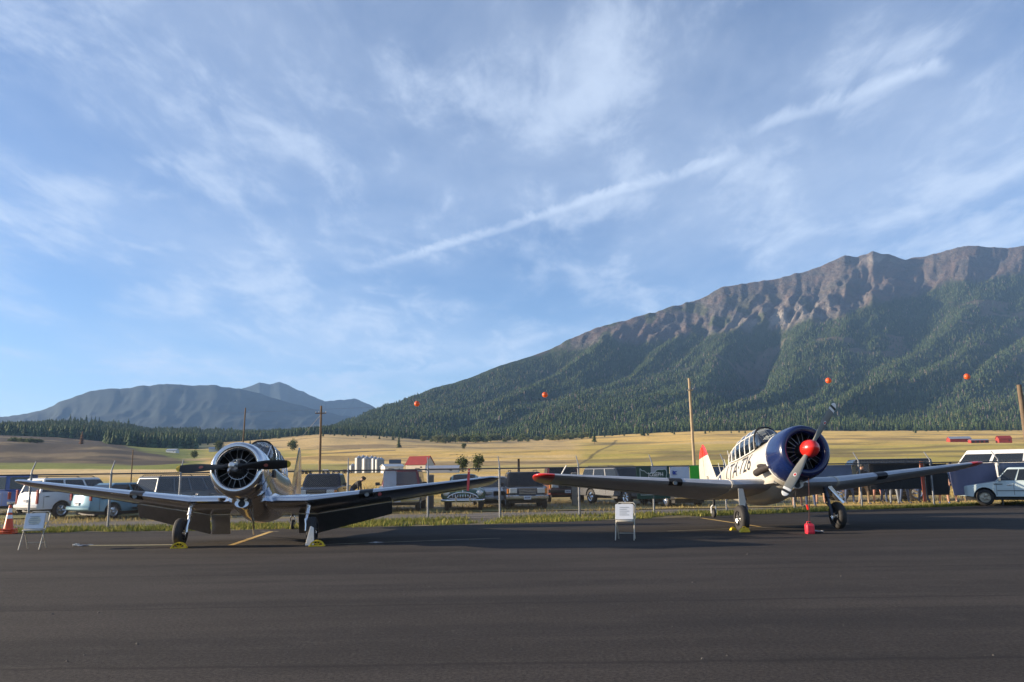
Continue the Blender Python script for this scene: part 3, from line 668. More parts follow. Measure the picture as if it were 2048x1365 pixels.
def verge_plants():
    g = np.random.default_rng(9); n = 52000
    x = g.uniform(-24, 32, n); lo = edge_y(x) + .02; hi = fence_y(x) + .15; t = g.random(n) ** 1.05; y = lo + (hi - lo) * t
    k = (fbm(x / 1.1, y / .8, 3) + .25 * fbm(x / 5, y / 5, 2) > .56); x, y = x[k], y[k]
    blades('verge_grass', np.stack([x, y, 0 * x - .01], 1), .04, .15, [(.26, .25, .06), (.17, .20, .05), (.33, .28, .09), (.12, .15, .045), (.24, .24, .06)], .012, 'yellow-green weeds and grass between the apron edge and the fence', 1)
    n = 30000; x = g.uniform(-28, 36, n); y = fence_y(x) + 3.2 + 14 * g.random(n) ** 1.3; k = fbm(x / 2.0, y / 2.0, 3) > .5; x, y = x[k], y[k]
    blades('parking_grass', np.stack([x, y, 0 * x - .01], 1), .04, .15, [(.36, .28, .11), (.26, .23, .08), (.40, .31, .14)], .013, 'dry trampled grass under and around the parked vehicles', 2)
    n = 16000; x = g.uniform(-60, 60, n); y = 52 + 40 * g.random(n); k = fbm(x / 4, y / 4, 3) > .46; x, y = x[k], y[k]
    blades('field_grass', np.stack([x, y, 0 * x - .02], 1), .3, .7, [(.46, .33, .12), (.38, .28, .10), (.30, .25, .08)], .035, 'tall golden grass in the field behind the parked vehicles', 3)
verge_plants()

def apron_grit():
    g = np.random.default_rng(21); n = 130; V = []; F = []
    x = g.uniform(-9, 9, n); y = 4.5 + 22 * g.random(n) ** 1.6; s = .006 + .014 * g.random(n) ** 3
    for i in range(n):
        k = len(V); a = g.random() * 6
        for j in range(4): V.append((x[i] + s[i] * math.cos(a + j * 1.57) * g.uniform(.7, 1.2), y[i] + s[i] * math.sin(a + j * 1.57) * g.uniform(.7, 1.2), .001))
        V.append((x[i], y[i], s[i] * 1.1)); F += [(k, k + 1, k + 4), (k + 1, k + 2, k + 4), (k + 2, k + 3, k + 4), (k + 3, k, k + 4)]
    mk('gravel', (V, F), M('loose_grit', (.085, .078, .070), .9, var=.4, scale=3), kind='stuff', label='loose bits of grit scattered over the asphalt apron', cat='gravel')
apron_grit()
# ------------------------------------------------------------------ the two trainer aircraft
RUBBER = M('rubber', (0.022, 0.021, 0.021), 0.75, var=.25, scale=20, bump=.2, bscale=60)
BLACK = M('black_metal', (0.018, 0.018, 0.02), 0.45, .2, var=.3)
DARK = M('dark_engine', (0.03, 0.03, 0.032), 0.6, .5, var=.4, scale=14)
STEEL = M('bright_steel', (0.62, 0.62, 0.62), 0.28, 1.0, var=.15)
ALU = M('polished_aluminium', (0.66, 0.665, 0.68), 0.19, 1.0, var=.08, scale=2.0, bump=.03, bscale=3.0)
ALU2 = M('brushed_aluminium', (0.66, 0.67, 0.69), 0.27, 1.0, var=.12, scale=3.0)
SILVER = M('silver_paint', (0.44, 0.46, 0.49), 0.36, .45, var=.10, scale=3.0)
CREAM = M('cream_paint', (0.50, 0.475, 0.415), 0.32, var=.06, scale=3.0, coat=.25)
BLUE = M('deep_blue_paint', (0.0045, 0.014, 0.075), 0.26, var=.15, scale=3.0, coat=.35)
REDP = M('red_paint', (0.62, 0.022, 0.015), 0.3, var=.1, coat=.5)
INK = M('black_lettering', (0.012, 0.012, 0.014), 0.5)
WHITEP = M('white_paint', (0.78, 0.77, 0.74), 0.45, var=.08)
PGREY = M('propeller_grey', (0.20, 0.205, 0.19), 0.42, .1, var=.08)
PBLACK = M('propeller_black', (0.012, 0.012, 0.013), 0.4, var=.2)
PYEL = M('propeller_tip_yellow', (0.50, 0.34, 0.03), 0.5)
CAMB = glass_mat('canopy_glass', (0.72, 0.77, 0.80), .10)
LENS = glass_mat('lamp_lens', (0.55, 0.6, 0.62), .12)
FUS = [(1.10, .60, .60, -.60, 2.0), (1.6, .60, .61, -.80, 2.05), (2.1, .58, .62, -.97, 2.1), (2.7, .57, .58, -1.02, 2.2), (3.4, .56, .55, -.98, 2.2), (4.2, .53, .56, -.86, 2.2), (5.0, .46, .62, -.68, 2.15), (5.7, .37, .52, -.46, 2.15), (6.4, .28, .42, -.30, 2.05), (7.1, .19, .34, -.15, 2.0), (7.8, .11, .27, -.02, 2.0), (8.3, .06, .21, .05, 2.0), (8.6, .02, .16, .10, 2.0)]
def fus_at(s):
    S = [f[0] for f in FUS]; return [float(np.interp(s, S, [f[i] for f in FUS])) for i in (1, 2, 3, 4)]
def fus_half(s, z):
    w_, zt, zb, n = fus_at(s); zc = (zt + zb) / 2; h = (zt - zb) / 2; q = min(.999, abs((z - zc) / h)); return w_ * (1 - q ** n) ** (1 / n)
def airfoil(x, sle, c, z, tk, n=11, inc=R(2.0), flat=.75):
    xs = [(1 - math.cos(math.pi * i / n)) / 2 for i in range(n + 1)]; up, lo = [], []
    for q in xs:
        yt = 5 * tk * (.2969 * math.sqrt(q) - .126 * q - .3516 * q * q + .2843 * q ** 3 - .1036 * q ** 4); cam_ = .08 * tk * 4 * q * (1 - q)
        up.append((x, sle + c * q, z + c * (yt + cam_) - c * q * math.sin(inc))); lo.append((x, sle + c * q, z + c * (-yt * flat + cam_) - c * q * math.sin(inc)))
    return up[::-1] + lo[1:-1]
DIH = [5.6]
def wing_par(ax, half):
    """planform of the outer panel at distance ax from the centre line"""
    xj, xt = 1.45, half - .55
    if ax <= xt:
        t = max(0, (ax - xj) / (xt - xj)); return 1.66 + 1.02 * t, 2.45 - 1.10 * t, -.60 + max(0, ax - xj) * math.tan(R(DIH[0])), .165 - .045 * t
    k = min(1, (ax - xt) / .55); c = 1.35 * max(.16, max(0, 1 - k ** 2.8) ** .5); return 2.68 + (1.35 - c) * .36, c, -.60 + (ax - xj) * math.tan(R(DIH[0])), .12
def build_aircraft(sp):
    H, SC = sp['leg'], 1.75; DIH[0] = sp['dih']
    root = empty(sp['name'], sp['loc'], (R(-sp['pitch']), R(sp['roll']), R(sp['yaw'])), sp['label'], 'aircraft'); root.scale = (sp['scale'],) * 3
    def T(vf): return [(v[0], v[1] - SC, v[2] + H) for v in vf[0]], vf[1]
    def part(name, vf, mat, smooth=40, parent=None, **k): return mk(name, T(vf), mat, parent or root, smooth, **k)
    skin, wingm, cowlm = sp['skin'], sp['wing'], sp['cowl']; half = sp['half']; det = sp['detail']
    # fuselage
    rings = []
    for s in np.concatenate([np.linspace(1.10, 5.0, 22), np.linspace(5.2, 8.6, 16)]):
        w_, zt, zb, n = fus_at(s); zc, h = (zt + zb) / 2, (zt - zb) / 2; ring = []
        for i in range(28):
            a = 2 * math.pi * i / 28; ca, sa = math.cos(a), math.sin(a)
            ring.append((w_ * math.copysign(abs(ca) ** (2 / n), ca), s, zc + h * math.copysign(abs(sa) ** (2 / n), sa)))
        rings.append(ring)
    fus = part('fuselage', loft(rings), skin, 60)
    # panel seams on the fuselage: thin proud bands
    for s in (2.05, 5.15, 6.2):
        rr = []
        for ds in (-.008, .008):
            w_, zt, zb, n = fus_at(s + ds); zc, h = (zt + zb) / 2, (zt - zb) / 2
            rr.append([((w_ + .003) * math.copysign(abs(math.cos(a)) ** (2 / n), math.cos(a)), s + ds, zc + (h + .003) * math.copysign(abs(math.sin(a)) ** (2 / n), math.sin(a))) for a in [2 * math.pi * i / 28 for i in range(28)]])
        part('seam_band', loft(rr, caps=False), ALU2 if skin is ALU else skin, 60, parent=fus)
    # cowling
    cr = sp['cowl_r']; k = cr / .685
    prof = [(.78, .50), (.50, .452), (.34, .452), (.25, .475), (.208, .525), (.214, .578), (.25, .618), (.34, .648), (.50, .670), (.72, .683), (.95, .685), (1.16, .672), (1.19, .655), (1.16, .62)]
    part('cowling', lathe([(s, r * k) for s, r in prof], 44), cowlm, 50)
    if det == 'blue': part('cowling_band', lathe([(1.165, .665 * k), (1.19, .676 * k), (1.225, .668 * k), (1.23, .61 * k)], 44), WHITEP, 50)
    else:
        cb = part('cowling_band', lathe([(.60, .6785 * k), (.604, .683 * k), (.62, .685 * k), (.624, .6805 * k)], 44), ALU2, 50)
    # engine
    eng = part('engine', merge(lathe([(.74, .02), (.74, .60 * k)], 30), lathe([(.18, .10), (.22, .16), (.34, .20), (.46, .215), (.60, .235), (.74, .24)], 24, caps=True)), DARK, 40)
    for i in range(9):
        a = 2 * math.pi * i / 9 + math.pi / 2; d = Vector((math.cos(a), 0, math.sin(a))); t = Vector((-math.sin(a), 0, math.cos(a))); c = Vector((0, .58, 0)); pr = []
        for j in range(11):
            r0 = .22 + .026 * j; pr += [(r0, .082), (r0 + .008, .082), (r0 + .010, .066), (r0 + .024, .066)]
        V, F = lathe(pr, 12, 'z', caps=True); Mx = Matrix(((t.x, 0, d.x, 0), (0, 1, 0, .58), (t.z, 0, d.z, 0), (0, 0, 0, 1)))
        part('cylinder', xf((V, F), Mx), DARK, None, parent=eng)
        for sgn in (-1, 1):
            p0 = Vector((0, .40, 0)) + d * .20 + t * sgn * .045; p1 = Vector((0, .46, 0)) + d * .445 * k + t * sgn * .065; part('pushrod_tube', tube(p0, p1,   .0075, n=6), M('dull_tube', (.34, .34, .35), .4, .8), 40, parent=eng)
    ring = [(.245 * math.cos(2 * math.pi * i / 32), .42, .245 * math.sin(2 * math.pi * i / 32)) for i in range(32)]; part('ignition_ring', path(ring, .012, 6, True), BLUE if det == 'blue' else ALU2, 50, parent=eng)
    # propeller
    pa = R(sp['prop_angle']); prop = empty('propeller', (0, -SC, H)); prop.parent = root
    rad = sp['prop_k']
    def blade_ring(r, er, et, ax, grow=0.0):
        c = float(np.interp(r, [.12, .22, .45, .75, 1.0, 1.2, 1.27, 1.31], [.05, .058, .09, .115, .112, .095, .075, .03])) + grow; tk = float(np.interp(r, [.12, .3, .7, 1.31], [.05, .035, .018, .006])) + grow
        b = R(float(np.interp(r, [.12, .5, 1.31], [52, 34, 20]))); u = et * math.cos(b) + ax * math.sin(b); v = ax * math.cos(b) - et * math.sin(b)
        return [tuple(er * r * rad + u * c * math.cos(2 * math.pi * i / 12) + v * tk * math.sin(2 * math.pi * i / 12)) for i in range(12)]
    ax = Vector((0, -1, 0))
    for sgn in (0, 1):
        a = pa + math.pi * sgn; er = Vector((math.cos(a), 0, math.sin(a))); et = Vector((-math.sin(a), 0, math.cos(a)))
        if det == 'blue': segs = [(.12, 1.10, PGREY), (1.10, 1.16, WHITEP), (1.16, 1.22, PBLACK), (1.22, 1.31, WHITEP)]
        else: segs = [(.12, 1.23, PBLACK), (1.23, 1.31, PYEL)]
        bl = None
        for q, (r0, r1, m_) in enumerate(segs):
            o = mk('blade' if q == 0 else 'tip_band', loft([blade_ring(r, er, et, ax) for r in np.linspace(r0, r1, 12 if q == 0 else 5)]), m_, prop if q == 0 else bl, 50)
            if q == 0: bl = o
        b = R(30); u = et * math.cos(b) + ax * math.sin(b); v = ax * math.cos(b) - et * math.sin(b); c0 = er * .74 * rad + v * .0165
        for rr, m_, dz in ((1.0, WHITEP, .004), (.62, REDP, .007)):
            el = [c0 + v * dz + er * (.052 * rr * math.cos(t)) + u * (.04 * rr * math.sin(t)) for t in [2 * math.pi * i / 16 for i in range(16)]]; el0 = [p - v * .008 for p in el]
            if det == 'blue' or rr < 1 or True: mk('emblem', loft([[tuple(p) for p in el0], [tuple(p) for p in el]]), m_ if det == 'blue' else M('faded_decal', (.30, .09, .07), .5), bl, None)
    if det == 'blue':
        sv = lathe([(.12, .205), (.05, .222), (-.05, .216), (-.15, .19), (-.23, .142), (-.29, .075), (-.31, .012)], 28, caps=True); mk('spinner', sv, REDP, prop, 50)
    else:
        h1 = lathe([(.14, .11), (.02, .12), (-.06, .115), (-.10, .09), (-.17, .085), (-.22, .065), (-.235, .02)], 22, caps=True); mk('hub', h1, STEEL, prop, 45)
        for sgn in (-1, 1):
            er = Vector((math.cos(pa), 0, math.sin(pa))) * sgn; et = Vector((-math.sin(pa), 0, math.cos(pa))) * sgn
            mk('blade_clamp', tube(er * .08, er * .20, .068, n=14), BLACK, prop, 40); mk('counterweight', tube(er * .10 + et * .06 + ax * .02, er * .10 + et * .14 + ax * .06, .036, n=10), STEEL, prop, 40)
    # wing
    cen = part('wing_centre_section', loft([airfoil(x, *wing_par(abs(x), half)) for x in (-1.45, -.8, 0, .8, 1.45)]), wingm, 45)
    for sg in (-1, 1):
        xs = list(np.linspace(1.452, half - .55, 9)); tips = [half - .55 + .55 * q for q in (0, .25, .5, .7, .85, .95, 1.0)]
        pan = part('wing_panel', loft([airfoil(sg * x, *wing_par(x, half)) for x in xs]), wingm, 45)
        part('wing_tip', loft([airfoil(sg * (x + .002), *wing_par(x, half)) for x in tips]), sp['tip'], 60, parent=pan)
        # joint strap round the end of the centre section
        rr = []
        for dx, g in ((-.035, 0), (-.03, .014), (.03, .014), (.035, 0)):
            sl, c, z, tk = wing_par(1.45, half); rr.append(airfoil(sg * (1.45 + dx), sl - g, c + 2 * g, z, tk + .011 * (g > 0)))
        part('joint_strap', loft(rr, caps=False), sp['strap'], 50, parent=pan)
        # landing light behind its dark window in the leading edge
        xl = 2.72; sec = []
        for x in (xl, xl + .34):
            sl, c, z, tk = wing_par(x, half); a_ = airfoil(sg * x, sl - .006, c + .006, z, tk * 1.035, 22); n = len(a_); m0 = 22; sec.append([a_[i] for i in range(m0 - 5, m0 + 5)])
        lw = part('landing_light', loft(sec, closed=False), BLACK, 60, parent=pan)
        sl, c, z, tk = wing_par(xl + .19, half)
        if not (det == 'blue' and sg > 0): part('lamp', xf(lathe([(0, .06), (-.03, .056), (-.02, .02)], 16, caps=True), Matrix.Translation((sg * (xl + .19), sl + .016, z - .035))), M('dull_lamp', (.16, .17, .17), .35, .6), 40, parent=lw)
        if det != 'blue' and sg > 0: part('red_lamp', xf(lathe([(0, .05), (-.02, .045), (-.025, .01)], 14, caps=True), Matrix.Translation((sg * (xl + .52), sl + .03, z - .03))), M('red_lens', (.22, .012, .012), .3), 40, parent=lw)
        # aileron and flap seams / flaps let down
        def lower(x, q, dz=0.0):
            sl, c, z, tk = wing_par(abs(x), half); a_ = airfoil(x, sl, c, z, tk, 22); lo = a_[22:]; j = min(range(len(lo)), key=lambda i: abs(lo[i][1] - (sl + c * q))); return Vector(lo[j]) + Vector((0, 0, dz))
        if sp['flaps']:
            hx = [(.92, 1.449), (1.451, 3.45)]
            for x0, x1 in hx:
                A, B = lower(sg * x0, .78, -.012), lower(sg * x1, .80, -.012); fl = .56; dn = Vector((0, math.cos(R(62)), -math.sin(R(62))))
                C_, D_ = B + dn * (fl - .20 * (x1 > 2)), A + dn * fl; part('flap', slab([A, B, C_, D_], (0, 0), .018, .009), M('flap_aluminium', (.42, .42, .43), .3, 1.0, var=.1), None, bevel=.004)
            part('aileron_gap', merge(tube(lower(sg * 3.5, .76, -.004), lower(sg * (half - .8), .74, -.004), .008, n=5), tube(lower(sg * 3.5, .76, -.004), lower(sg * 3.5, .97, -.004), .008, n=5)), BLACK, None, parent=pan)
        else:
            part('flap_gap', merge(tube(lower(sg * .7, .78, -.004), lower(sg * 3.45, .80, -.004), .007, n=5), tube(lower(sg * 3.5, .76, -.004), lower(sg * (half - .8), .74, -.004), .007, n=5)), BLACK, None, parent=pan)
        # undercarriage
        tx = sg * sp['track'] / 2; r = .35; lx = tx - sg * .17
        top = Vector((lx + sg * .02, 1.92, -.70)); ax_z = -H + r * math.cos(R(sp['pitch']))
        leg = empty('landing_gear', (0, 0, 0)); leg.parent = root
        def gp(name, vf, mat, sm=40, par=None, **k): return mk(name, T(vf), mat, par or leg, sm, **k)
        low = Vector((lx, SC + .02, ax_z + .26)); gp('leg', merge(tube(top, top.lerp(low, .58), .062, .058, 12), tube(top.lerp(low, .55), low, .042, .042, 12), tube(top.lerp(low, .52), top.lerp(low, .60), .07, .07, 12)), sp['leg_mat'])
        gp('fork', path([low + Vector((0, 0, .04)), low + Vector((sg * .02, -.02, -.10)), Vector((lx + sg * .02, SC, ax_z))], [.05, .042, .038], 8), sp['leg_mat'])
        gp('torque_link', path([top.lerp(low, .58) + Vector((0, .06, 0)), top.lerp(low, .78) + Vector((0, .17, 0)), low + Vector((0, .06, 0))], .018, 6), sp['leg_mat'])
        wv = [(-.105, .20), (-.11, .27), (-.095, .315), (-.06, .342), (0, .35), (.06, .342), (.095, .315), (.11, .27), (.105, .20)]
        wh = gp('wheel', mv(lathe([(a_, q) for a_, q in wv], 32, 'x'), tx, SC, ax_z), RUBBER, 50)
        hub = lathe([(-.085, .015), (-.09, .06), (-.07, .08), (-.06, .17), (-.085, .205), (.085, .205), (.06, .17), (.07, .08), (.09, .06), (.085, .015)], 24, 'x', caps=True)
        mk('rim', T(mv(hub, tx, SC, ax_z)), sp['rim'], wh, 40)
        for q in range(5):
            a = 2 * math.pi * q / 5 + .3; sx = -1 if det == 'blue' else 1
            mk('rim_spoke', T(mv(tube((sx * .078, .07 * math.cos(a), .07 * math.sin(a)), (sx * .082, .19 * math.cos(a), .19 * math.sin(a)), .026, .02, 6), tx, SC, ax_z)), BLACK, wh, 40)
        if sp['door']:
            dx = tx + sg * .03 if sg < 0 else tx - .02
            ol = [(1.70, -.72), (2.05, -.74), (2.02, ax_z + .36), (1.90, ax_z + .27), (1.74, ax_z + .40)] ; xx = lx - .05 if sg < 0 else lx + .10
            q = [(xx + (.03 if sg < 0 else .16 * (z + .72) / (ax_z + .3 + .72)), s - (0 if sg < 0 else .0), z) for s, z in ol]
            q2 = [(p[0] + .012, p[1], p[2]) for p in q]
            if sg < 0: # this door stands square to the stream, beside the tyre
                q = [(lx - .19, 1.66, -.70), (lx - .06, 1.66, -.72), (lx - .03, 1.66, ax_z + .42), (lx - .10, 1.66, ax_z + .22), (lx - .22, 1.66, ax_z + .34)]; q2 = [(p[0], p[1] + .015, p[2]) for p in q]
            else: q = [(lx + .02, 1.74, -.72), (lx + .12, 1.72, -.70), (lx + .42, 1.74, ax_z + .34), (lx + .36, 1.74, ax_z + .30)]; q2 = [(p[0], p[1] + .015, p[2]) for p in q]
            gp('gear_door', loft([q, q2]), CREAM if sg < 0 else ALU2, None)
    # root fillets
    for sg in (-1, 1):
        rr = []
        for s, wd, ht in ((1.45, .02, .02), (1.66, .16, .06), (2.0, .26, .12), (2.8, .30, .16), (3.6, .32, .16), (4.2, .36, .12), (4.7, .12, .05)):
            zb = -.56 if s < 2 else -.50; x0 = fus_half(s, zb) - .06
            rr.append([(sg * x0, s, zb - .10), (sg * (x0 + .06 + wd), s, zb - .06), (sg * (x0 + .06 + wd * .45), s, zb + ht * .5), (sg * (x0 + .05), s, zb + ht + .06), (sg * (x0 - .02), s, zb + ht + .08)])
        part('wing_fillet', loft(rr), sp['fillet'], 70)
    # tail
    def fin_sec(z):
        le = float(np.interp(z, [.1, .3, 1.35, 1.52, 1.62], [6.75, 7.0, 7.72, 7.86, 8.02])); te = float(np.interp(z, [.05, .3, 1.0, 1.4, 1.62], [8.70, 8.82, 8.70, 8.50, 8.22])); return le, te
    def fring(z, a, b, t):
        return [(0, a, z), (t * .8, a + (b - a) * .3, z), (t, a + (b - a) * .6, z), (t * .7, b, z), (-t * .7, b, z), (-t, a + (b - a) * .6, z), (-t * .8, a + (b - a) * .3, z)]
    zc = 1.22; fz = list(np.linspace(.10, zc, 7)); cz = list(np.linspace(zc, 1.62, 5)); hin = 8.12
    fu = sp['fin_k']
    fz_ = lambda r_: [(p[0], p[1], .1 + (p[2] - .1) * fu) for p in r_]
    fin = part('fin', loft([fz_(fring(z, fin_sec(z)[0], min(hin, fin_sec(z)[1] - .05), .055 - .02 * z)) for z in fz]), skin, 50)
    part('fin_cap', loft([fz_(fring(z, fin_sec(z)[0], min(hin, fin_sec(z)[1] - .05), .055 - .02 * z)) for z in cz]), REDP if det == 'blue' else skin, 50, parent=fin)
    rud = part('rudder', loft([fz_([(t_, q, z) for t_, q in ((.03, hin + .015), (.008, fin_sec(z)[1]), (-.008, fin_sec(z)[1]), (-.03, hin + .015))]) for z in np.linspace(.04, zc, 6)]), skin if det == 'blue' else ALU2, 50)
    part('rudder_cap', loft([fz_([(t_, min(q, fin_sec(z)[1]), z) for t_, q in ((.025, hin + .015), (.006, fin_sec(z)[1]), (-.006, fin_sec(z)[1]), (-.025, hin + .015))]) for z in np.linspace(zc, 1.56, 4)]), REDP if det == 'blue' else ALU2, 50, parent=rud)
    for sg in (-1, 1):
        rr = []
        for x in (0.06, .5, 1.2, 1.7, 1.9, 1.98):
            t = x / 2.0; c = 1.15 - .45 * t; c *= 1 if x < 1.8 else (.8 if x < 1.95 else .45); rr.append(airfoil(sg * x, 7.25 + .28 * t, c, .27, .10, 8, 0, 1))
        part('tailplane', loft(rr), wingm, 50)
    # tail wheel
    tw = empty('tail_wheel', (0, 0, 0)); tw.parent = root; s0 = 7.75; pz = math.tan(R(sp['pitch'])); zg = -H + (s0 - SC) * pz; r = .155
    mk('tyre', T(mv(lathe([(-.045, .08), (-.05, .12), (-.03, .15), (0, .155), (.03, .15), (.05, .12), (.045, .08)], 20, 'x'), 0, s0, zg + r)), RUBBER, tw, 50)
    mk('hub', T(mv(lathe([(-.05, .01), (-.045, .085), (.045, .085), (.05, .01)], 14, 'x', True), 0, s0, zg + r)), ALU2, tw, 40)
    for sg in (-1, 1): mk('yoke', T(path([(sg * .075, s0, zg + r), (sg * .075, s0 - .06, zg + .36), (0, s0 - .12, zg + .44)], .022, 6)), WHITEP if det == 'blue' else ALU2, tw, 50)
    mk('strut', T(tube((0, s0 - .12, zg + .40), (0, s0 - .22, -.06), .045, n=8)), DARK, tw, 50)
    # cockpit
    cz = [(2.06, .60, .40), (2.25, .80, .40), (2.45, 1.0, .38), (2.58, 1.10, .36), (3.1, 1.13, .36), (3.7, 1.12, .36), (4.2, 1.06, .35), (4.7, .93, .32), (5.05, .78, .26), (5.25, .66, .16)]
    def arch(s, top, wd, e=0.0):
        base = fus_at(s)[1] - .10; pts = []
        for i in range(15):
            a = math.pi * i / 14; ca, sa = math.cos(a), math.sin(a); pts.append(((wd + e) * math.copysign(abs(ca) ** .75, ca), s, base + (top + e - base) * abs(sa) ** .72))
        return pts
    part('canopy_glass', loft([arch(*c) for c in cz[3:]], closed=False), CAMB, 60)
    part('windshield', loft([arch(*c) for c in cz[:4]], closed=False), CAMB, 60)
    frm = sp['frame']
    for s in (2.58,): part('windshield_arch', path(arch(*[float(np.interp(s, [c[0] for c in cz], [c[i] for c in cz])) for i in (0, 1, 2)], .006), .026, 6), BLACK, 50)
    for s in (2.95, 3.35, 3.75, 4.15, 4.55, 5.0):
        c = [float(np.interp(s, [c[0] for c in cz], [c[i] for c in cz])) for i in (0, 1, 2)]; part('canopy_hoop', path(arch(*c, .004), .011, 6), frm, 50)
    for i in (0, 3, 7, 11, 14):
        m0 = 3 if i in (3, 11) else 3
        part('canopy_rail', path([arch(*c, .005)[i] for c in cz[m0:]], .011, 6), frm, 50)
    for i in (4, 10): part('windshield_post', path([arch(*c, .005)[i] for c in cz[:4]], .014, 6), frm if det != 'blue' else BLACK, 50)
    for s in (3.05, 4.25):
        part('cockpit_seat', merge(box(0, s, .42, .44, .42, .08), box(0, s + .22, .68, .42, .07, .56), box(0, s + .24, 1.0 if s < 4 else .9, .2, .08, .12)), BLACK, None, bevel=.03)
    part('instrument_panel', box(0, 2.45, .62, .58, .06, .22), BLACK, None, bevel=.02)
    # intakes, exhaust
    part('oil_cooler_scoop', loft([[(.17 * math.cos(a), 1.02, -.74 + .10 * math.sin(a)) for a in [2 * math.pi * i / 14 for i in range(14)]], [(.19 * math.cos(a), 1.2, -.75 + .12 * math.sin(a)) for a in [2 * math.pi * i / 14 for i in range(14)]], [(.12 * math.cos(a), 1.75, -.74 + .08 * math.sin(a)) for a in [2 * math.pi * i / 14 for i in range(14)]]]), CREAM if det == 'blue' else ALU, 50)
    part('scoop_mouth', mv(lathe([(0, .004), (0, .085)], 16), 0, 1.014, -.745), BLACK, None)
    part('exhaust_stack', merge(path([(-.56, 1.22, -.22), (-.70, 1.42, -.26), (-.74, 1.78, -.30)], [.10, .105, .095], 12), path([(-.60, 1.3, -.20), (-.68, 1.55, -.14), (-.66, 1.75, -.12)], .05, 8)), M('rusty_exhaust', (0.028, 0.022, 0.021), .75, .3, var=.5, scale=20), 50)
    part('carburettor_intake', merge(box(.63, 1.32, .02, .12, .22, .16), box(.63, 1.20, .02, .10, .02, .13)), BLACK, None, bevel=.02)
    part('drain_pipe', path([(.10, 1.35, -.80), (.14, 1.5, -.95), (.16, 1.62, -1.10)], .022, 6), STEEL, 50)
    if det == 'blue':
        for s, h in ((5.55, .50), (5.95, .36), (6.55, .42)): part('whip_antenna', tube((0, s, fus_at(s)[1] - .02), (0, s + .16, fus_at(s)[1] + h), .012, .006, 6), WHITEP, 50)
        # registration, wrapped on the side the camera sees
        def wrap(s_txt, size, s_start, z0, stretch, name):
            V, F = text_vf(s_txt, size); bm = bmesh.new(); vs = [bm.verts.new(v) for v in V]
            for f in F:
                try: bm.faces.new([vs[i] for i in f])
                except ValueError: pass
            bmesh.ops.triangulate(bm, faces=bm.faces[:]); bmesh.ops.subdivide_edges(bm, edges=[e for e in bm.edges if e.calc_length() > .08], cuts=2)
            bmesh.ops.triangulate(bm, faces=bm.faces[:]); bm.verts.index_update(); W_ = [v.co.copy() for v in bm.verts]; F2 = [tuple(v.index for v in f.verts) for f in bm.faces]; bm.free()
            out = []
            for v in W_:
                s = s_start - v.x * stretch; z = z0 + v.y; out.append((-fus_half(s, z) - .006, s, z))
            return part(name, (out, F2), INK, None)
        wrap('LTA·726', .66, 4.85, -.07, .99, 'registration_lettering')
        V, F = text_vf('726', .17); part('fin_lettering', ([(-.062 + .02 * (.45 + v[1]), 7.92 - v[0] * .9, .45 + v[1]) for v in V], F), INK, None, parent=fin)
        for r0, r1, m_ in ((.17, .27, M('insignia_blue', (.01, .02, .08), .4)), (0.0, .165, WHITEP)):
            Vr = []; k = 24
            for rr in (max(r0, .001), r1):
                for i in range(k):
                    a = 2 * math.pi * i / k; s, z = 5.75 + rr * math.cos(a), .02 + rr * math.sin(a); Vr.append((-fus_half(s, z) - .005, s, z))
            part('insignia', (Vr, [(i, (i + 1) % k, k + (i + 1) % k, k + i) for i in range(k)]), m_, None)
    # pitot
    x = -half + .75 if det == 'blue' else half - .85; sl, c, z, tk = wing_par(abs(x), half)
    if det == 'blue': part('pitot_mast', path([(x, sl + .25, z + .06), (x + .09, sl + .1, z + .22), (x + .12, sl - .02, z + .27)], .014, 6), WHITEP, 50)
    else:
        pm = part('pitot_mast', path([(x, sl + .20, z - .02), (x, sl + .10, z + .20), (x, sl - .30, z + .20)], .016, 6), WHITEP, 50)
        part('pitot_cover', loft([[(x - .02, sl - .28, z + .28), (x + .03, sl - .28, z + .28), (x + .03, sl - .26, z + .28), (x - .02, sl - .26, z + .28)], [(x - .05, sl - .26, z + .0), (x + .02, sl - .26, z), (x + .02, sl - .24, z), (x - .05, sl - .24, z)], [(x - .06, sl - .27, z - .32), (x + .0, sl - .27, z - .32), (x + .0, sl - .25, z - .32), (x - .06, sl - .25, z - .32)]]), REDP, None, parent=pm)
    return root
Lp = build_aircraft(dict(name='trainer_aircraft', label='polished bare-metal radial-engined trainer aircraft with black two-blade propeller', scale=.94, leg=1.69, pitch=8.8, roll=.45, yaw=4.7, loc=(-6.30, 19.1, 0), dih=8.5, prop_k=1.0, fin_k=1.22,
    half=6.42, track=3.22, skin=ALU, wing=ALU, cowl=ALU, cowl_r=.675, tip=ALU, strap=ALU2, fillet=ALU, leg_mat=ALU2, rim=ALU2, door=False, flaps=True, detail='silver', prop_angle=2.2, frame=ALU2))
Rp = build_aircraft(dict(name='trainer_aircraft', label='cream and grey trainer aircraft with dark blue cowling and red spinner', scale=1.0, leg=1.82, pitch=9.2, roll=-.7, yaw=5.0, loc=(7.25, 21.35, 0), dih=6.7, prop_k=1.08, fin_k=1.05,
    half=6.58, track=2.62, skin=CREAM, wing=SILVER, cowl=BLUE, cowl_r=.70, tip=REDP, strap=CREAM, fillet=CREAM, leg_mat=M('dark_leg', (.05, .06, .09), .4, .4), rim=ALU2, door=True, flaps=False, detail='blue', prop_angle=53, frame=WHITEP))
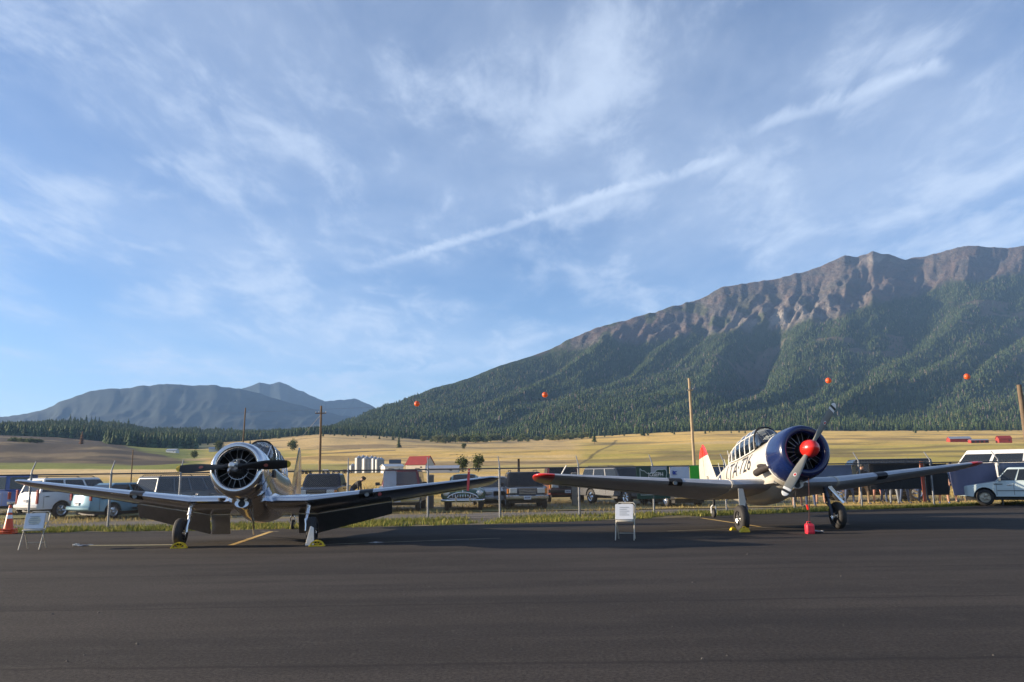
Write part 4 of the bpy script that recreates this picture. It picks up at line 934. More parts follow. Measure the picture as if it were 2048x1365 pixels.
# ------------------------------------------------------------------ vehicles
def paint(name, c, rough=.28, metal=0.0): return M(name, c, rough, metal, var=.06, scale=2.0, coat=.3)
CGLASS = M('dark_car_glass', (0.014, 0.017, 0.02), 0.06, var=.1, spec=.6)
SEEGLASS = glass_mat('clear_car_glass', (0.55, 0.6, 0.58), .06)
CHROME = M('chrome', (0.72, 0.73, 0.75), 0.12, 1.0, var=.05)
PLASTIC = M('black_plastic', (0.02, 0.02, 0.021), .6, var=.2)
HEADL = M('headlamp', (0.62, 0.63, 0.62), .15, .3, var=.1); AMBER = M('amber_lens', (0.62, 0.20, 0.02), .25, var=.1); TAIL = M('tail_lens', (0.20, 0.012, 0.014), .2, var=.1)
PLATE = M('licence_plate', (0.50, 0.55, 0.62), .5, var=.1); PLATEINK = M('plate_ink', (.05, .06, .14), .6)
SEATM = M('car_seat', (.05, .048, .045), .9)
def arch_outline(top, zs, wheels, rw):
    """closed side outline: top edge rear -> front, then along the sill back to the rear, round the wheel arches"""
    out = list(top); x1 = top[-1][0]
    for xw in sorted(wheels, reverse=True):
        k = rw + .06
        if k > zs:
            dx = math.sqrt(max(1e-4, k * k - (zs - rw) ** 2)); a0 = math.atan2(zs - rw, dx); n = 9
            for i in range(n + 1):
                a = a0 + (math.pi - 2 * a0) * i / n; out.append((xw + k * math.cos(a), rw + k * math.sin(a)))
    return out
def body_mesh(outline, W, nose, taper=.10, tum=.05, zb=.8, bev=.05):
    xs = [p[0] for p in outline]; xm = (min(xs) + max(xs)) / 2; hl = (max(xs) - min(xs)) / 2
    V, F = prism(outline, -W / 2, W / 2)
    bm = bmesh.new(); vs = [bm.verts.new(v) for v in V]; [bm.faces.new([vs[i] for i in f]) for f in F]
    bmesh.ops.recalc_face_normals(bm, faces=bm.faces)
    # cut length-wise so the plan can round off
    for q in (-.86, -.6, .6, .86):
        bmesh.ops.bisect_plane(bm, geom=bm.verts[:] + bm.edges[:] + bm.faces[:], plane_co=(xm + q * hl, 0, 0), plane_no=(1, 0, 0))
    bmesh.ops.bisect_plane(bm, geom=bm.verts[:] + bm.edges[:] + bm.faces[:], plane_co=(0, 0, zb * .72), plane_no=(0, 0, 1))
    for q in (-.25, .25): bmesh.ops.bisect_plane(bm, geom=bm.verts[:] + bm.edges[:] + bm.faces[:], plane_co=(0, q * W, 0), plane_no=(0, 1, 0))
    for v in bm.verts:
        t = (v.co.x - xm) / hl; k = 1 - taper * max(0, abs(t) - .55) ** 2 / .2; k *= 1 - tum * max(0, v.co.z - zb * .72) / (zb * .5); yy = v.co.y
        v.co.y = yy * k
        e = 1 - (2 * abs(yy) / W) ** 2.4                       # ends bow outward, the bonnet crowns
        if abs(t) > .9: v.co.x += math.copysign(nose * e, t)
        if v.co.z > zb * .85: v.co.z += .03 * e
    bm.verts.index_update(); out = [tuple(v.co) for v in bm.verts], [tuple(v.index for v in f.verts) for f in bm.faces]; bm.free(); return out
def wheel(parent, x, y, r, w_, rim_m, side):
    wh = mk('wheel', mv(lathe([(-w_ / 2, r * .62), (-w_ / 2, r * .86), (-w_ * .38, r * .97), (0, r), (w_ * .38, r * .97), (w_ / 2, r * .86), (w_ / 2, r * .62)], 22), x, y, r), RUBBER, parent, 50)
    mk('rim', mv(lathe([(side * w_ * .36, .01), (side * w_ * .42, r * .14), (side * w_ * .30, r * .2), (side * w_ * .26, r * .52), (side * w_ * .46, r * .63), (-side * w_ * .3, r * .63)], 18), x, y, r), rim_m, wh, 40)
    for i in range(5):
        a = 2 * math.pi * i / 5 + x; mk('rim_spoke', mv(tube((r * .14 * math.cos(a), side * w_ * .38, r * .14 * math.sin(a)), (r * .56 * math.cos(a), side * w_ * .36, r * .56 * math.sin(a)), r * .10, r * .07, 5), x, y, r), rim_m, wh, 40)
def vehicle(name, label, cat, loc, heading, c, s, group='vehicles parked behind the fence', k=1.0):
    """heading: degrees from +Y towards +X; local x is forward, y is left"""
    root = empty(name, loc, (0, 0, R(90 - heading)), label, cat, group); root.scale = (k,) * 3
    L_, W, rw = s['L'], s['W'], s['rw']; zs, zb, zr = s['sill'], s['belt'], s['roof']; pm = c['paint']; lower = c.get('lower', pm)
    wx = s['wx']; top = s['top']
    ol = arch_outline(top, zs, wx, rw); body = mk('body', body_mesh(ol, W, s.get('bow', .08), zb=zb, taper=s.get('taper', .10)), pm, root, 35, bevel=.045, seg=3)
    mk('underbody', box(0, 0, zs + .02, L_ * .9, W * .82, .30), PLASTIC, root)
    # cabin
    (r0, r1, f1, f0) = s['cab']; hw, tw = W / 2 - .055, W / 2 - s.get('tumble', .20)
    B = [(r0, -hw, zb - .04), (f0, -hw, zb - .04), (f0, hw, zb - .04), (r0, hw, zb - .04)]; Tp = [(r1, -tw, zr), (f1, -tw, zr), (f1, tw, zr), (r1, tw, zr)]
    cab = mk('cabin', (B + Tp, [(0, 1, 2, 3), (4, 5, 6, 7), (0, 1, 5, 4), (1, 2, 6, 5), (2, 3, 7, 6), (3, 0, 4, 7)]), c.get('roof', pm), root, 35, bevel=.085, seg=4)
    gl = s.get('glass', CGLASS)
    mk('windshield', slab([B[1], B[2], Tp[2], Tp[1]], (.07, .10), .02, .012), gl, root, bevel=.008)
    mk('rear_window', slab([B[3], B[0], Tp[0], Tp[3]], (.09, .14), .02, .012), gl, root, bevel=.008)
    n = s.get('panes', 2)
    for sg in (-1, 1):
        q = [B[0], B[1], Tp[1], Tp[0]] if sg < 0 else [B[2], B[3], Tp[3], Tp[2]]
        a, b, d, e = [Vector(p) for p in q]
        for i in range(n):
            u0, u1 = i / n, (i + 1) / n; mk('side_window', slab([a.lerp(b, u0), a.lerp(b, u1), e.lerp(d, u1), e.lerp(d, u0)], (.05, s.get('pin', .13)), .02, .012), CGLASS, root, bevel=.006)
        # doors: proud seams and handles
        for i in range(n + 1):
            x = r0 + .15 + (f0 - r0 - .2) * i / n; yy = sg * (W / 2 + .002)
            if min(abs(x - q_) for q_ in wx) > rw + .05: mk('door_seam', box(x, yy, (zs + zb) / 2, .012, .008, zb - zs - .14), PLASTIC, body)
        for i in range(n):
            x = r0 + .30 + (f0 - r0 - .2) * i / n; mk('door_handle', box(x, sg * (W / 2 + .012), zb - .14, .16, .03, .035), c.get('handle', PLASTIC), root, bevel=.008)
        mk('mirror', merge(box(f0 - .18, sg * (W / 2 + .12), zb + .08, .10, .20, .14), box(f0 - .16, sg * (W / 2 + .0), zb + .04, .05, .12, .04)), c.get('mirror', PLASTIC), root, bevel=.02)
        for x in wx: wheel(root, x, sg * (W / 2 - .12), rw, .22, c.get('rim', ALU2), sg)
        if s.get('moulding'): mk('side_moulding', box((wx[0] + wx[1]) / 2, sg * (W / 2 + .008), (zs + zb) / 2 - .05, abs(wx[1] - wx[0]) - 2 * rw - .2, .02, .06), PLASTIC, root)
        if s.get('rack'): mk('roof_rail', path([(r1 + .1, sg * (tw - .12), zr), (r1 + .2, sg * (tw - .12), zr + .07), (f1 - .3, sg * (tw - .12), zr + .07), (f1 - .15, sg * (tw - .12), zr)], .018, 6), PLASTIC, root, 50)
    xf_, xr_ = top[-1][0], top[0][0]; zh = s['zhood']; bz = s['bumper']; fb = c.get('bumper', CHROME); bow = s.get('bow', .08)
    # front end
    gz0, gz1 = bz + .12, zh - .06; gw = s.get('grille_w', .42)
    g = mk('grille', box(xf_ + bow, 0, (gz0 + gz1) / 2, .05, W * gw, gz1 - gz0), c.get('grille', PLASTIC), root, bevel=.015)
    for i in range(s.get('bars', 3)): mk('grille_bar', box(xf_ + bow + .03, 0, gz0 + (gz1 - gz0) * (i + .6) / (s.get('bars', 3) + .2), .02, W * gw * .94, .022), c.get('bar', CHROME), g)
    for sg in (-1, 1):
        mk('headlight', box(xf_ + bow * .45, sg * W * (gw / 2 + .115), (gz0 + gz1) / 2 + .02, .10, W * .18, (gz1 - gz0) * .8), HEADL, root, bevel=.025)
        mk('turn_signal', box(xf_ - .02, sg * W * .435, (gz0 + gz1) / 2, .14, W * .07, (gz1 - gz0) * .8), AMBER, root, bevel=.02)
        mk('tail_light', box(xr_ - .0, sg * (W / 2 - .12), s.get('tailz', zb - .22), .07, .15, s.get('tailh', .34)), TAIL, root, bevel=.02)
    for x, nm in ((xf_ + bow, 'front_bumper'), (xr_ - bow, 'rear_bumper')):
        sgn = 1 if x > 0 else -1
        mk(nm, loft([[(x + sgn * (.06 - .10 * abs(t) ** 3), t * W / 2, bz - .08), (x + sgn * (.10 - .10 * abs(t) ** 3), t * W / 2, bz - .04), (x + sgn * (.10 - .10 * abs(t) ** 3), t * W / 2, bz + .05), (x + sgn * (.05 - .10 * abs(t) ** 3), t * W / 2, bz + .09), (x - sgn * .06, t * W / 2, bz)] for t in (-1, -.85, -.5, 0, .5, .85, 1)]), fb, root, 40)
        zp = (bz - .02) if sgn > 0 or s.get('plate_low') else s.get('platez', zb - .32); xo = x + sgn * (.115 if sgn > 0 or s.get('plate_low') else .02)
        p = mk('licence_plate', box(xo, 0, zp, .012, .31, .155), PLATE, root); mk('plate_number', merge(*[box(xo + sgn * .008, -.09 + .06 * i, zp, .004, .035, .06) for i in range(4)]), PLATEINK, p)['kind'] = 'stuff'
    return root
def gp(px, py): return ground(px, py)
def sedan_top(L_, zb, zh, zt): h = L_ / 2; return [(-h, .34), (-h - .02, .55), (-h + .05, zt - .06), (-h + .16, zt), (-h + .8, zb + .01), (h - 1.45, zb), (h - 1.0, zb - .03), (h - .35, zh), (h - .10, zh - .10), (h, .55), (h - .02, .34)]
def suv_top(L_, zb, zh): h = L_ / 2; return [(-h, .42), (-h - .02, .60), (-h + .02, zb - .1), (-h + .06, zb), (h - 1.55, zb), (h - 1.2, zb - .01), (h - .25, zh), (h - .06, zh - .10), (h, .62), (h - .02, .42)]
SUV = dict(L=4.9, W=1.90, rw=.37, sill=.42, belt=1.12, roof=1.80, wx=(-1.40, 1.48), top=suv_top(4.9, 1.12, 1.02), cab=(-2.38, -2.12, .42, 1.02), zhood=1.0, bumper=.55, panes=3, rack=True)
PICK = dict(SUV, L=5.5, W=2.0, rw=.39, belt=1.20, roof=1.88, top=suv_top(5.5, 1.20, 1.12), wx=(-1.65, 1.75), cab=(-.55, -.42, .92, 1.45), zhood=1.12, bumper=.62, panes=2, rack=False)
SEDAN = dict(L=4.4, W=1.74, rw=.31, sill=.30, belt=.92, roof=1.44, wx=(-1.25, 1.32), top=sedan_top(4.4, .92, .80, .98), cab=(-1.75, -1.05, .15, 1.15), zhood=.82, bumper=.46, panes=2, tailz=.80, tailh=.22, grille_w=.34, bow=.14, taper=.16)

H30 = 31
vehicle('old_truck', 'bright blue older truck with pale window trim, cut off by the photo edge', 'truck', gp(-30, 1029), -72, dict(paint=paint('bright_blue', (0.012, 0.062, 0.26)), lower=None, rim=CHROME, handle=CHROME), dict(SUV, L=4.8, roof=1.86, cab=(-2.3, -2.25, .55, 1.0), tumble=.12, panes=2, rack=False, moulding=True))
vehicle('white_suv', 'white SUV seen from behind with tall red tail lights', 'SUV', gp(158, 1033), H30, dict(paint=paint('white', (0.66, 0.67, 0.68)), rim=ALU2, bumper=paint('white', 1)), dict(SUV, tailh=.62, tailz=.98, moulding=True), k=.93)
vehicle('blue_hatchback', 'light blue hatchback parked between white SUV and grey SUV', 'car', gp(258, 1034), H30 + 2, dict(paint=paint('pale_blue', (0.13, 0.27, 0.36), .3, .3), rim=ALU2, bumper=paint('pale_blue', 1), bar=PLASTIC), dict(SEDAN, L=4.4, roof=1.49, belt=.98, cab=(-2.02, -1.1, .05, 1.35), top=sedan_top(4.4, .98, .86, 1.06), tailz=.92, tailh=.3), k=.96)
vehicle('grey_suv', 'large blue-grey SUV under the silver aircraft left wing', 'SUV', gp(383, 1030), H30, dict(paint=paint('slate_grey', (0.07, 0.09, 0.115), .35, .1), rim=ALU2, mirror=WHITEP, handle=CHROME), dict(SUV, L=5.5, W=2.0, roof=1.90, belt=1.16, top=suv_top(5.5, 1.16, 1.06), wx=(-1.55, 1.72), cab=(-2.68, -2.45, .62, 1.2), panes=4), k=.88)
vehicle('dark_pickup', 'dark navy pickup facing the fence behind the silver propeller', 'pickup', gp(651, 1021), 176, dict(paint=paint('navy', (0.014, 0.020, 0.035), .25, .2), rim=CHROME), dict(PICK, roof=1.80), k=.94)
vehicle('maroon_suv', 'boxy maroon and silver SUV with see-through windscreen by the white board', 'SUV', gp(806, 1021), 178, dict(paint=paint('silver_grey', (0.33, 0.33, 0.35), .3, .5), roof=paint('maroon', (0.16, 0.015, 0.02)), rim=CHROME), dict(SUV, W=1.85, roof=1.80, belt=1.12, cab=(-1.9, -1.75, .75, 1.05), top=suv_top(4.7, 1.12, 1.02), L=4.7, glass=SEEGLASS, rack=True))
vehicle('silver_sedan', 'silver sedan half hidden behind the green vintage car', 'car', gp(985, 1012), 170, dict(paint=paint('silver', (0.36, 0.38, 0.41), .3, .6), bumper=paint('silver', 1), rim=ALU2, bar=PLASTIC), dict(SEDAN))
vehicle('black_suv', 'black SUV with amber lamps and chrome bumper facing the fence', 'SUV', gp(1048, 1016), 177, dict(paint=paint('black', (0.012, 0.012, 0.013), .2), rim=ALU2, grille=M('blue_grille', (.02, .03, .06), .3, .5)), dict(SUV, L=4.7, W=1.86, roof=1.64, belt=1.02, top=suv_top(4.7, 1.02, .95), cab=(-2.28, -2.1, .45, .95), panes=3, bars=4))
vehicle('maroon_pickup', 'maroon and black pickup behind the red wing tip', 'pickup', gp(1122, 1003), 176, dict(paint=paint('dark_maroon', (0.09, 0.012, 0.016)), rim=ALU2, grille=PLASTIC, bumper=PLASTIC, bar=PLASTIC), dict(PICK, roof=1.88))
vehicle('silver_minivan', 'silver SUV half hidden by the green town sign', 'SUV', gp(1245, 1008), 150, dict(paint=paint('dark_silver', (0.13, 0.135, 0.145), .3, .5), rim=CHROME), dict(SUV, roof=1.82))
vehicle('dark_sedan', 'dark sedan in the shade under the grey wing', 'car', gp(1340, 1011), 165, dict(paint=paint('charcoal', (0.02, 0.021, 0.024), .25), rim=ALU2, bar=PLASTIC), dict(SEDAN))
vehicle('black_pickup', 'black pickup with canopy and silver hub behind the right fence panels', 'pickup', Vector((17.6, 39.6, 0)), -80, dict(paint=paint('black', 1), rim=CHROME), dict(PICK, roof=2.0, cab=(-2.6, -2.5, .92, 1.45), panes=3, L=5.9, top=suv_top(5.9, 1.2, 1.12)))
vehicle('white_van', 'tall white van with dark side glass towering over the fence', 'van', Vector((26.6, 44.2, .15)), -52, dict(paint=paint('van_white', (0.70, 0.70, 0.69)), rim=ALU2, bumper=paint('van_white', 1)), dict(SUV, L=6.2, W=2.1, roof=2.48, belt=1.55, sill=.55, rw=.42, top=[(-3.1, .5), (-3.12, .7), (-3.1, 1.5), (-3.08, 1.56), (1.5, 1.56), (1.9, 1.50), (2.85, 1.32), (3.05, 1.15), (3.1, .7), (3.08, .5)], wx=(-1.75, 2.0), cab=(-3.06, -2.98, 1.45, 2.15), zhood=1.2, bumper=.62, panes=3, pin=.24, rack=False, tailz=1.2, tailh=.6), k=.93)

# pale blue compact pickup on the apron edge
def pale_pickup():
    p = gp(1972, 1012); h = 4.45 / 2; hd = -61
    f = Vector((math.sin(R(hd)), math.cos(R(hd)), 0)); loc = p - f * 1.30 + Vector((-f.y, f.x, 0)) * -.72
    top = [(-h, .46), (-h - .01, .60), (-h + .02, .96), (-.42, .97), (-.40, .985), (.75, .965), (h - .30, .80), (h - .08, .74), (h, .62), (h - .02, .40)]
    v = vehicle('compact_pickup', 'pale blue compact pickup parked on the apron edge', 'pickup', loc, hd, dict(paint=paint('powder_blue', (0.50, 0.60, 0.62), .35), rim=M('beige_steel', (.45, .42, .34), .4, .5), mirror=CHROME, handle=CHROME), dict(L=4.45, W=1.62, rw=.335, sill=.36, belt=.97, roof=1.52, wx=(-1.32, 1.30), top=top, cab=(-.48, -.36, .38, .92), zhood=.80, bumper=.52, panes=2, grille_w=.5, tumble=.17, glass=SEEGLASS, bow=.04, tailz=.75, tailh=.2, plate_low=True), group='vehicle on the apron')
    for sg in (-1, 1): mk('body_crease', box(0.0, sg * (.81 + .006), .60, 1.7, .012, .03), M('crease_trim', (.10, .11, .12), .4, .4), v)
    for sg in (-1, 1): mk('corner_lamp', box(h - .06, sg * .77, .66, .18, .12, .13), AMBER, v, bevel=.03)
    for sg in (-1, 1): mk('fender_vent', box(.80, sg * .81, .86, .30, .012, .03), PLASTIC, v)
pale_pickup()

# the green vintage saloon
def vintage_car():
    g = paint('bottle_green', (0.045, 0.10, 0.065), .18, .2); loc = gp(929, 1018)
    root = empty('vintage_car', loc, (0, 0, R(90 - 178)), 'green vintage car with wide chrome smile grille', 'car', 'vehicles parked behind the fence')
    def sect(x, w_, z0, z1, crown): 
        out = []
        for i in range(20):
            a = 2 * math.pi * i / 20; ca, sa = math.cos(a), math.sin(a); zc, h = (z0 + z1) / 2, (z1 - z0) / 2
            out.append((x, w_ * math.copysign(abs(ca) ** .62, ca), zc + h * math.copysign(abs(sa) ** (.75 if sa > 0 else .5), sa)))
        return out
    mk('body', loft([sect(-2.5, .55, .5, .80, 0), sect(-2.3, .80, .40, .98, 0), sect(-1.5, .92, .36, 1.05, 0), sect(0, .94, .34, 1.04, 0), sect(1.2, .93, .34, 1.02, 0), sect(1.9, .90, .36, .98, 0), sect(2.25, .82, .40, .92, 0), sect(2.42, .66, .46, .82, 0)]), g, root, 60)
    mk('bonnet', loft([sect(.7, .62, .7, 1.10, 0), sect(1.5, .56, .7, 1.09, 0), sect(2.1, .46, .66, 1.03, 0), sect(2.36, .34, .6, .94, 0), sect(2.46, .2, .6, .86, 0)]), g, root, 60)
    mk('roof', loft([sect(-1.9, .40, .95, 1.08, 0), sect(-1.5, .62, .9, 1.42, 0), sect(-.7, .68, .9, 1.60, 0), sect(.1, .67, .9, 1.58, 0), sect(.55, .62, .9, 1.36, 0), sect(.9, .58, .9, 1.06, 0)]), g, root, 60)
    mk('windshield', slab([(.86, -.54, 1.08), (.86, .54, 1.08), (.38, .52, 1.50), (.38, -.52, 1.50)], (.03, .05), .03, .10), CGLASS, root, bevel=.02)
    for sg in (-1, 1):
        mk('fender', loft([[(2.0 - .0, sg * .72, .6)] * 16] + [[(x, sg * .72 + r * math.cos(2 * math.pi * i / 16), .70 + r * 1.05 * math.sin(2 * math.pi * i / 16)) for i in range(16)] for x, r in ((1.2, .24), (1.8, .27), (2.2, .25), (2.36, .17))]), g, root, 60)
        hl = mk('headlight', mv(lathe([(2.30, .13), (2.40, .125), (2.44, .09), (2.45, .01)], 18, 'x', True), 0, sg * .72, .76), HEADL, root, 50); mk('headlight_ring', mv(lathe([(2.34, .135), (2.40, .145), (2.41, .125)], 18, 'x'), 0, sg * .72, .76), CHROME, hl, 50)
        for x in (-1.45, 1.55): wheel(root, x, sg * .74, .36, .18, CHROME, sg)
        mk('bumper_guard', box(2.62, sg * .30, .50, .07, .08, .24), CHROME, root, bevel=.025)
        mk('side_window', slab([(-1.3, sg * .70, 1.1), (.5, sg * .70, 1.1), (.2, sg * .62, 1.48), (-1.0, sg * .62, 1.48)][::(-1 if sg > 0 else 1)], (.05, .05), .03, .015), CGLASS, root, bevel=.02)
    mk('grille', box(2.40, 0, .64, .06, 1.20, .24), PLASTIC, root, bevel=.05)
    mk('grille_arch', path([(2.47, -.66 + 1.32 * i / 16, .56 + .24 * math.sin(math.pi * i / 16) ** .6) for i in range(17)], .030, 8), CHROME, root, 50)
    mk('grille_lip', path([(2.50, -.60 + 1.2 * i / 12, .55 - .03 * math.sin(math.pi * i / 12)) for i in range(13)], .022, 8), CHROME, root, 50)
    for i in range(9): mk('grille_tooth', path([(2.46, -.44 + .11 * i, .56), (2.49, -.44 + .11 * i, .64), (2.45, -.44 + .11 * i, .71)], .017, 6), CHROME, root, 50)
    mk('bonnet_ornament', path([(2.2, 0, 1.04), (2.45, 0, .98), (2.50, 0, .80)], [.012, .02, .014], 6), CHROME, root, 50)
    for x, s in ((2.56, 1), (-2.6, -1)): mk('front_bumper' if s > 0 else 'rear_bumper', path([(x - s * .35 * abs(t) ** 3, t * .92, .46) for t in [-1 + i / 8 for i in range(17)]], .055, 10), CHROME, root, 50)
vintage_car()
# ------------------------------------------------------------------ things on the apron
ORANGE = M('cone_orange', (0.62, 0.075, 0.018), .45, var=.12); REFL = M('reflective_white', (.72, .72, .72), .35, var=.08)
CHAIRM = M('beige_steel_chair', (0.46, 0.43, 0.36), .45, var=.1, scale=8); BOARD = M('white_board', (.60, .64, .70), .6, var=.04); PRINT = M('faint_print', (.52, .53, .46), .7, var=.2); PRINT2 = M('faint_text', (.26, .30, .34), .7)
def chair(px, py, rz, label, blabel, oval):
    p = ground(px, py); e = empty('folding_chair', p, (0, 0, R(rz)), label, 'chair', 'folding chairs on the apron')      # front of the chair is -y
    mk('seat', mv(loft([[(x * k, y * k, z) for x, y in ((-.20, -.20), (-.16, -.225), (.16, -.225), (.20, -.20), (.19, .18), (.15, .20), (-.15, .20), (-.19, .18))] for z, k in ((.425, .94), (.43, 1), (.45, 1), (.458, .95))]), 0, 0, 0), CHAIRM, e, 40)
    mk('backrest', loft([[(x, .235 + .05 * (1 - (x / .2) ** 2) + z * .10 - .03 + dy, .60 + z) for x, z in ((-.20, 0), (.20, 0), (.205, .15), (.18, .20), (.1, .225), (-.1, .225), (-.18, .20), (-.205, .15))] for dy in (0, .018)]), CHAIRM, e, 40)
    for sg in (-1, 1):
        mk('leg', path([(sg * .215, .295, .80), (sg * .215, .22, .60), (sg * .215, -.02, .44), (sg * .215, -.27, .01)], .0125, 8), CHAIRM, e, 50)
        mk('leg', path([(sg * .195, -.10, .44), (sg * .195, .03, .33), (sg * .195, .24, .01)], .0125, 8), CHAIRM, e, 50)
        mk('armrest_bracket', box(sg * .235, .10, .50, .012, .16, .03), CHAIRM, e, bevel=.004)
    mk('stretcher', tube((-.195, .16, .14), (.195, .16, .14), .009, n=8), CHAIRM, e, 50); mk('top_bar', path([(-.215, .295, .80), (-.17, .315, .845), (.17, .315, .845), (.215, .295, .80)], .0125, 8), CHAIRM, e, 50)
    b = empty('display_board', e.matrix_basis @ Vector((-.02, -.02, .463)), (R(-17), 0, R(rz)), blabel, 'board', 'boards on the chairs')
    mk('panel', box(0, 0, .185, .42, .04, .36), BOARD, b, bevel=.004)
    if oval: mk('print', ([(.15 * math.cos(t) * .9, -.0235, .19 + .10 * math.sin(t)) for t in [2 * math.pi * i / 20 for i in range(20)]], [tuple(range(20))]), PRINT, b)
    for i in range(5): mk('text_line', ([(x, -.0245, .10 + .045 * i + dz) for x, dz in ((-.11, 0), (.11 - .05 * (i % 2), 0), (.11 - .05 * (i % 2), .014), (-.11, .014))], [(0, 1, 2, 3)]), PRINT2, b)
chair(66, 1099, 12, 'beige folding chair beside the traffic cone with a board on it', 'pale blue-white board with a faint oval print propped on the chair by the cone', True)
chair(1252, 1080, -14, 'beige folding chair standing alone between the two aircraft', 'pale board with lines of text propped on the chair between the aircraft', False)

def cone_stack():
    p = ground(16, 1068)
    for i in range(3):
        z = .055 * i; top = i == 2; e = empty('traffic_cone', p + Vector((random.uniform(-.01, .01), 0, z)), (0, 0, R([6, -9, 3][i])), ['orange traffic cone at the bottom of the stack of three', 'orange traffic cone in the middle of the stack of three', 'orange traffic cone with two white bands on top of the stack'][i], 'cone', 'stacked traffic cones')
        mk('base', loft([[(x * k, y * k, zz) for x, y in ((-.19, -.19), (.19, -.19), (.19, .19), (-.19, .19))] for zz, k in ((0, 1), (.03, 1), (.04, .93))]), ORANGE, e, bevel=.02)
        pr = [(.04, .145), (.05, .135), (.40, .082), (.74, .032), (.745, .02)] if top else [(.04, .145), (.05, .135), (.10, .128)]
        c = mk('body', lathe(pr, 24, 'z'), ORANGE, e, 50)
        if top:
            r = lambda z_: .135 - (z_ - .05) * .1493
            for a, b in ((.34, .45), (.52, .65)): mk('reflective_band', lathe([(a, r(a) + .003), (b, r(b) + .003)], 24, 'z'), REFL, c, 50)
cone_stack()

CHOCK = M('chock_yellow', (0.62, 0.44, 0.02), .5, var=.12, scale=12)
def arch_chock(px, py, rz, label):
    e = empty('wheel_chock', ground(px, py), (0, 0, R(rz)), label, 'chock', 'yellow wheel chocks'); n = 14; w_ = .16; h = .125
    o = [(w_ * math.cos(math.pi * i / n), h * math.sin(math.pi * i / n) + .012) for i in range(n + 1)]; i_ = [(x * .82, max(.03, (z - .012) * .80 + .012)) for x, z in o]
    V = []; F = []
    for y in (-.06, .06): V += [(x, y, z) for x, z in o] + [(x, y, z) for x, z in i_]
    m = n + 1
    for i in range(n):
        F += [(i, i + 1, m + i + 1, m + i), (2 * m + i, 2 * m + i + 1, 3 * m + i + 1, 3 * m + i), (i, i + 1, 2 * m + i + 1, 2 * m + i), (m + i, m + i + 1, 3 * m + i + 1, 3 * m + i)]
    mk('arch', (V, F), CHOCK, e); mk('foot', box(0, 0, .013, .36, .13, .024), CHOCK, e, bevel=.005)
    for a in (45, 90, 135): mk('web', tube((.0, 0, .03), (.83 * w_ * math.cos(R(a)), 0, .02 + .82 * h * math.sin(R(a))), .016, n=6), CHOCK, e, 50)
arch_chock(358, 1097, 4, 'yellow arched wheel chock in front of the silver aircraft outer wheel'); arch_chock(634, 1093, 5, 'yellow arched wheel chock behind the white wedge at the silver aircraft')
def block_chock(px, py, s, label):
    e = empty('wheel_chock', ground(px, py), (0, 0, R(8)), label, 'chock', 'yellow wheel chocks'); mk('wedge', loft([[(x, y, z) for x, z in ((-.14 * s, 0), (.14 * s, 0), (.10 * s, .11 * s), (-.08 * s, .11 * s))] for y in (-.06, .06)]), CHOCK, e, bevel=.012)
    mk('handle', path([(-.05 * s, 0, .10 * s), (-.03 * s, 0, .14 * s), (.03 * s, 0, .14 * s), (.05 * s, 0, .10 * s)], .008, 6), CHOCK, e, 50)
block_chock(1489, 1065, 1.0, 'yellow block chock before the blue-cowled aircraft wheel'); block_chock(1466, 1061, .6, 'small yellow chock half hidden behind the blue-cowled aircraft wheel')
e = empty('white_marker', ground(619, 1092), (0, 0, R(5)), 'white upright triangular marker standing at the silver aircraft wheel', 'marker')
mk('panel', loft([[(-.10, y, 0), (.10, y, 0), (.085, y, .40), (.03, y, .44), (.012, y, .44)] for y in (-.03, .03)]), WHITEP, e, bevel=.006); mk('base_plate', box(0, 0, .006, .34, .22, .010), PLASTIC, e)
mk('bolt', tube((.05, -.034, .16), (.05, -.026, .16), .012, n=8), STEEL, e)

# red fuel can, drip pan, ropes
e = empty('fuel_can', ground(1620, 1068), (0, 0, R(-6)), 'red plastic fuel can hung below the blue cowling', 'can')
CANR = M('can_red', (0.62, 0.025, 0.05), .4, var=.08, scale=10)
mk('body', loft([[(x * k, y * k, z) for x, y in ((-.095, -.10), (-.08, -.12), (.08, -.12), (.095, -.10), (.095, .10), (.08, .12), (-.08, .12), (-.095, .10))] for z, k in ((0, .95), (.015, 1), (.20, 1), (.235, .9), (.25, .6))]), CANR, e, 40, bevel=.008)
mk('handle', path([(-.06, 0, .235), (-.055, 0, .29), (.02, 0, .295), (.05, 0, .24)], .014, 8), CANR, e, 50); mk('cap', lathe([(.24, .028), (.285, .028), (.29, .02)], 14, 'z', True), BLACK, e, 40); mk('side_rib', box(0, -.122, .12, .13, .008, .16), CANR, e, bevel=.003)
e = empty('drip_pan', ground(1637, 1067), (0, 0, R(10)), 'flat grey metal drip pan beside the red fuel can', 'pan'); mk('tray', lathe([(.004, .01), (.004, .11), (.05, .125), (.055, .13), (.05, .118), (.012, .10), (.012, .01)], 20, 'z'), ALU2, e, 50); mk('rim', path([(.13 * math.cos(2 * math.pi * i / 20), .13 * math.sin(2 * math.pi * i / 20), .056) for i in range(20)], .006, 6, True), ALU2, e, 50)
ROPE = M('tie_rope', (.50, .42, .26), .85, var=.2, scale=30); DROPE = M('dark_cord', (.05, .015, .015), .8, var=.4, scale=20)
def rope(name, pts, r, mat, label, extra=None):
    b = Vector(pts[-1]); e = empty(name, b, label=label, cat='rope'); mk('cord', path([Vector(p) - b for p in pts], r, 6), mat, e, 50)
    if extra: mk(extra[0], mv(extra[1], 0, 0, 0), extra[2], e)
bpy.context.view_layer.update()
cw = Rp.matrix_world @ Vector((.02, .35 - 1.75, 1.82 - .64)); cn = ground(1620, 1068) + Vector((0, 0, .285))
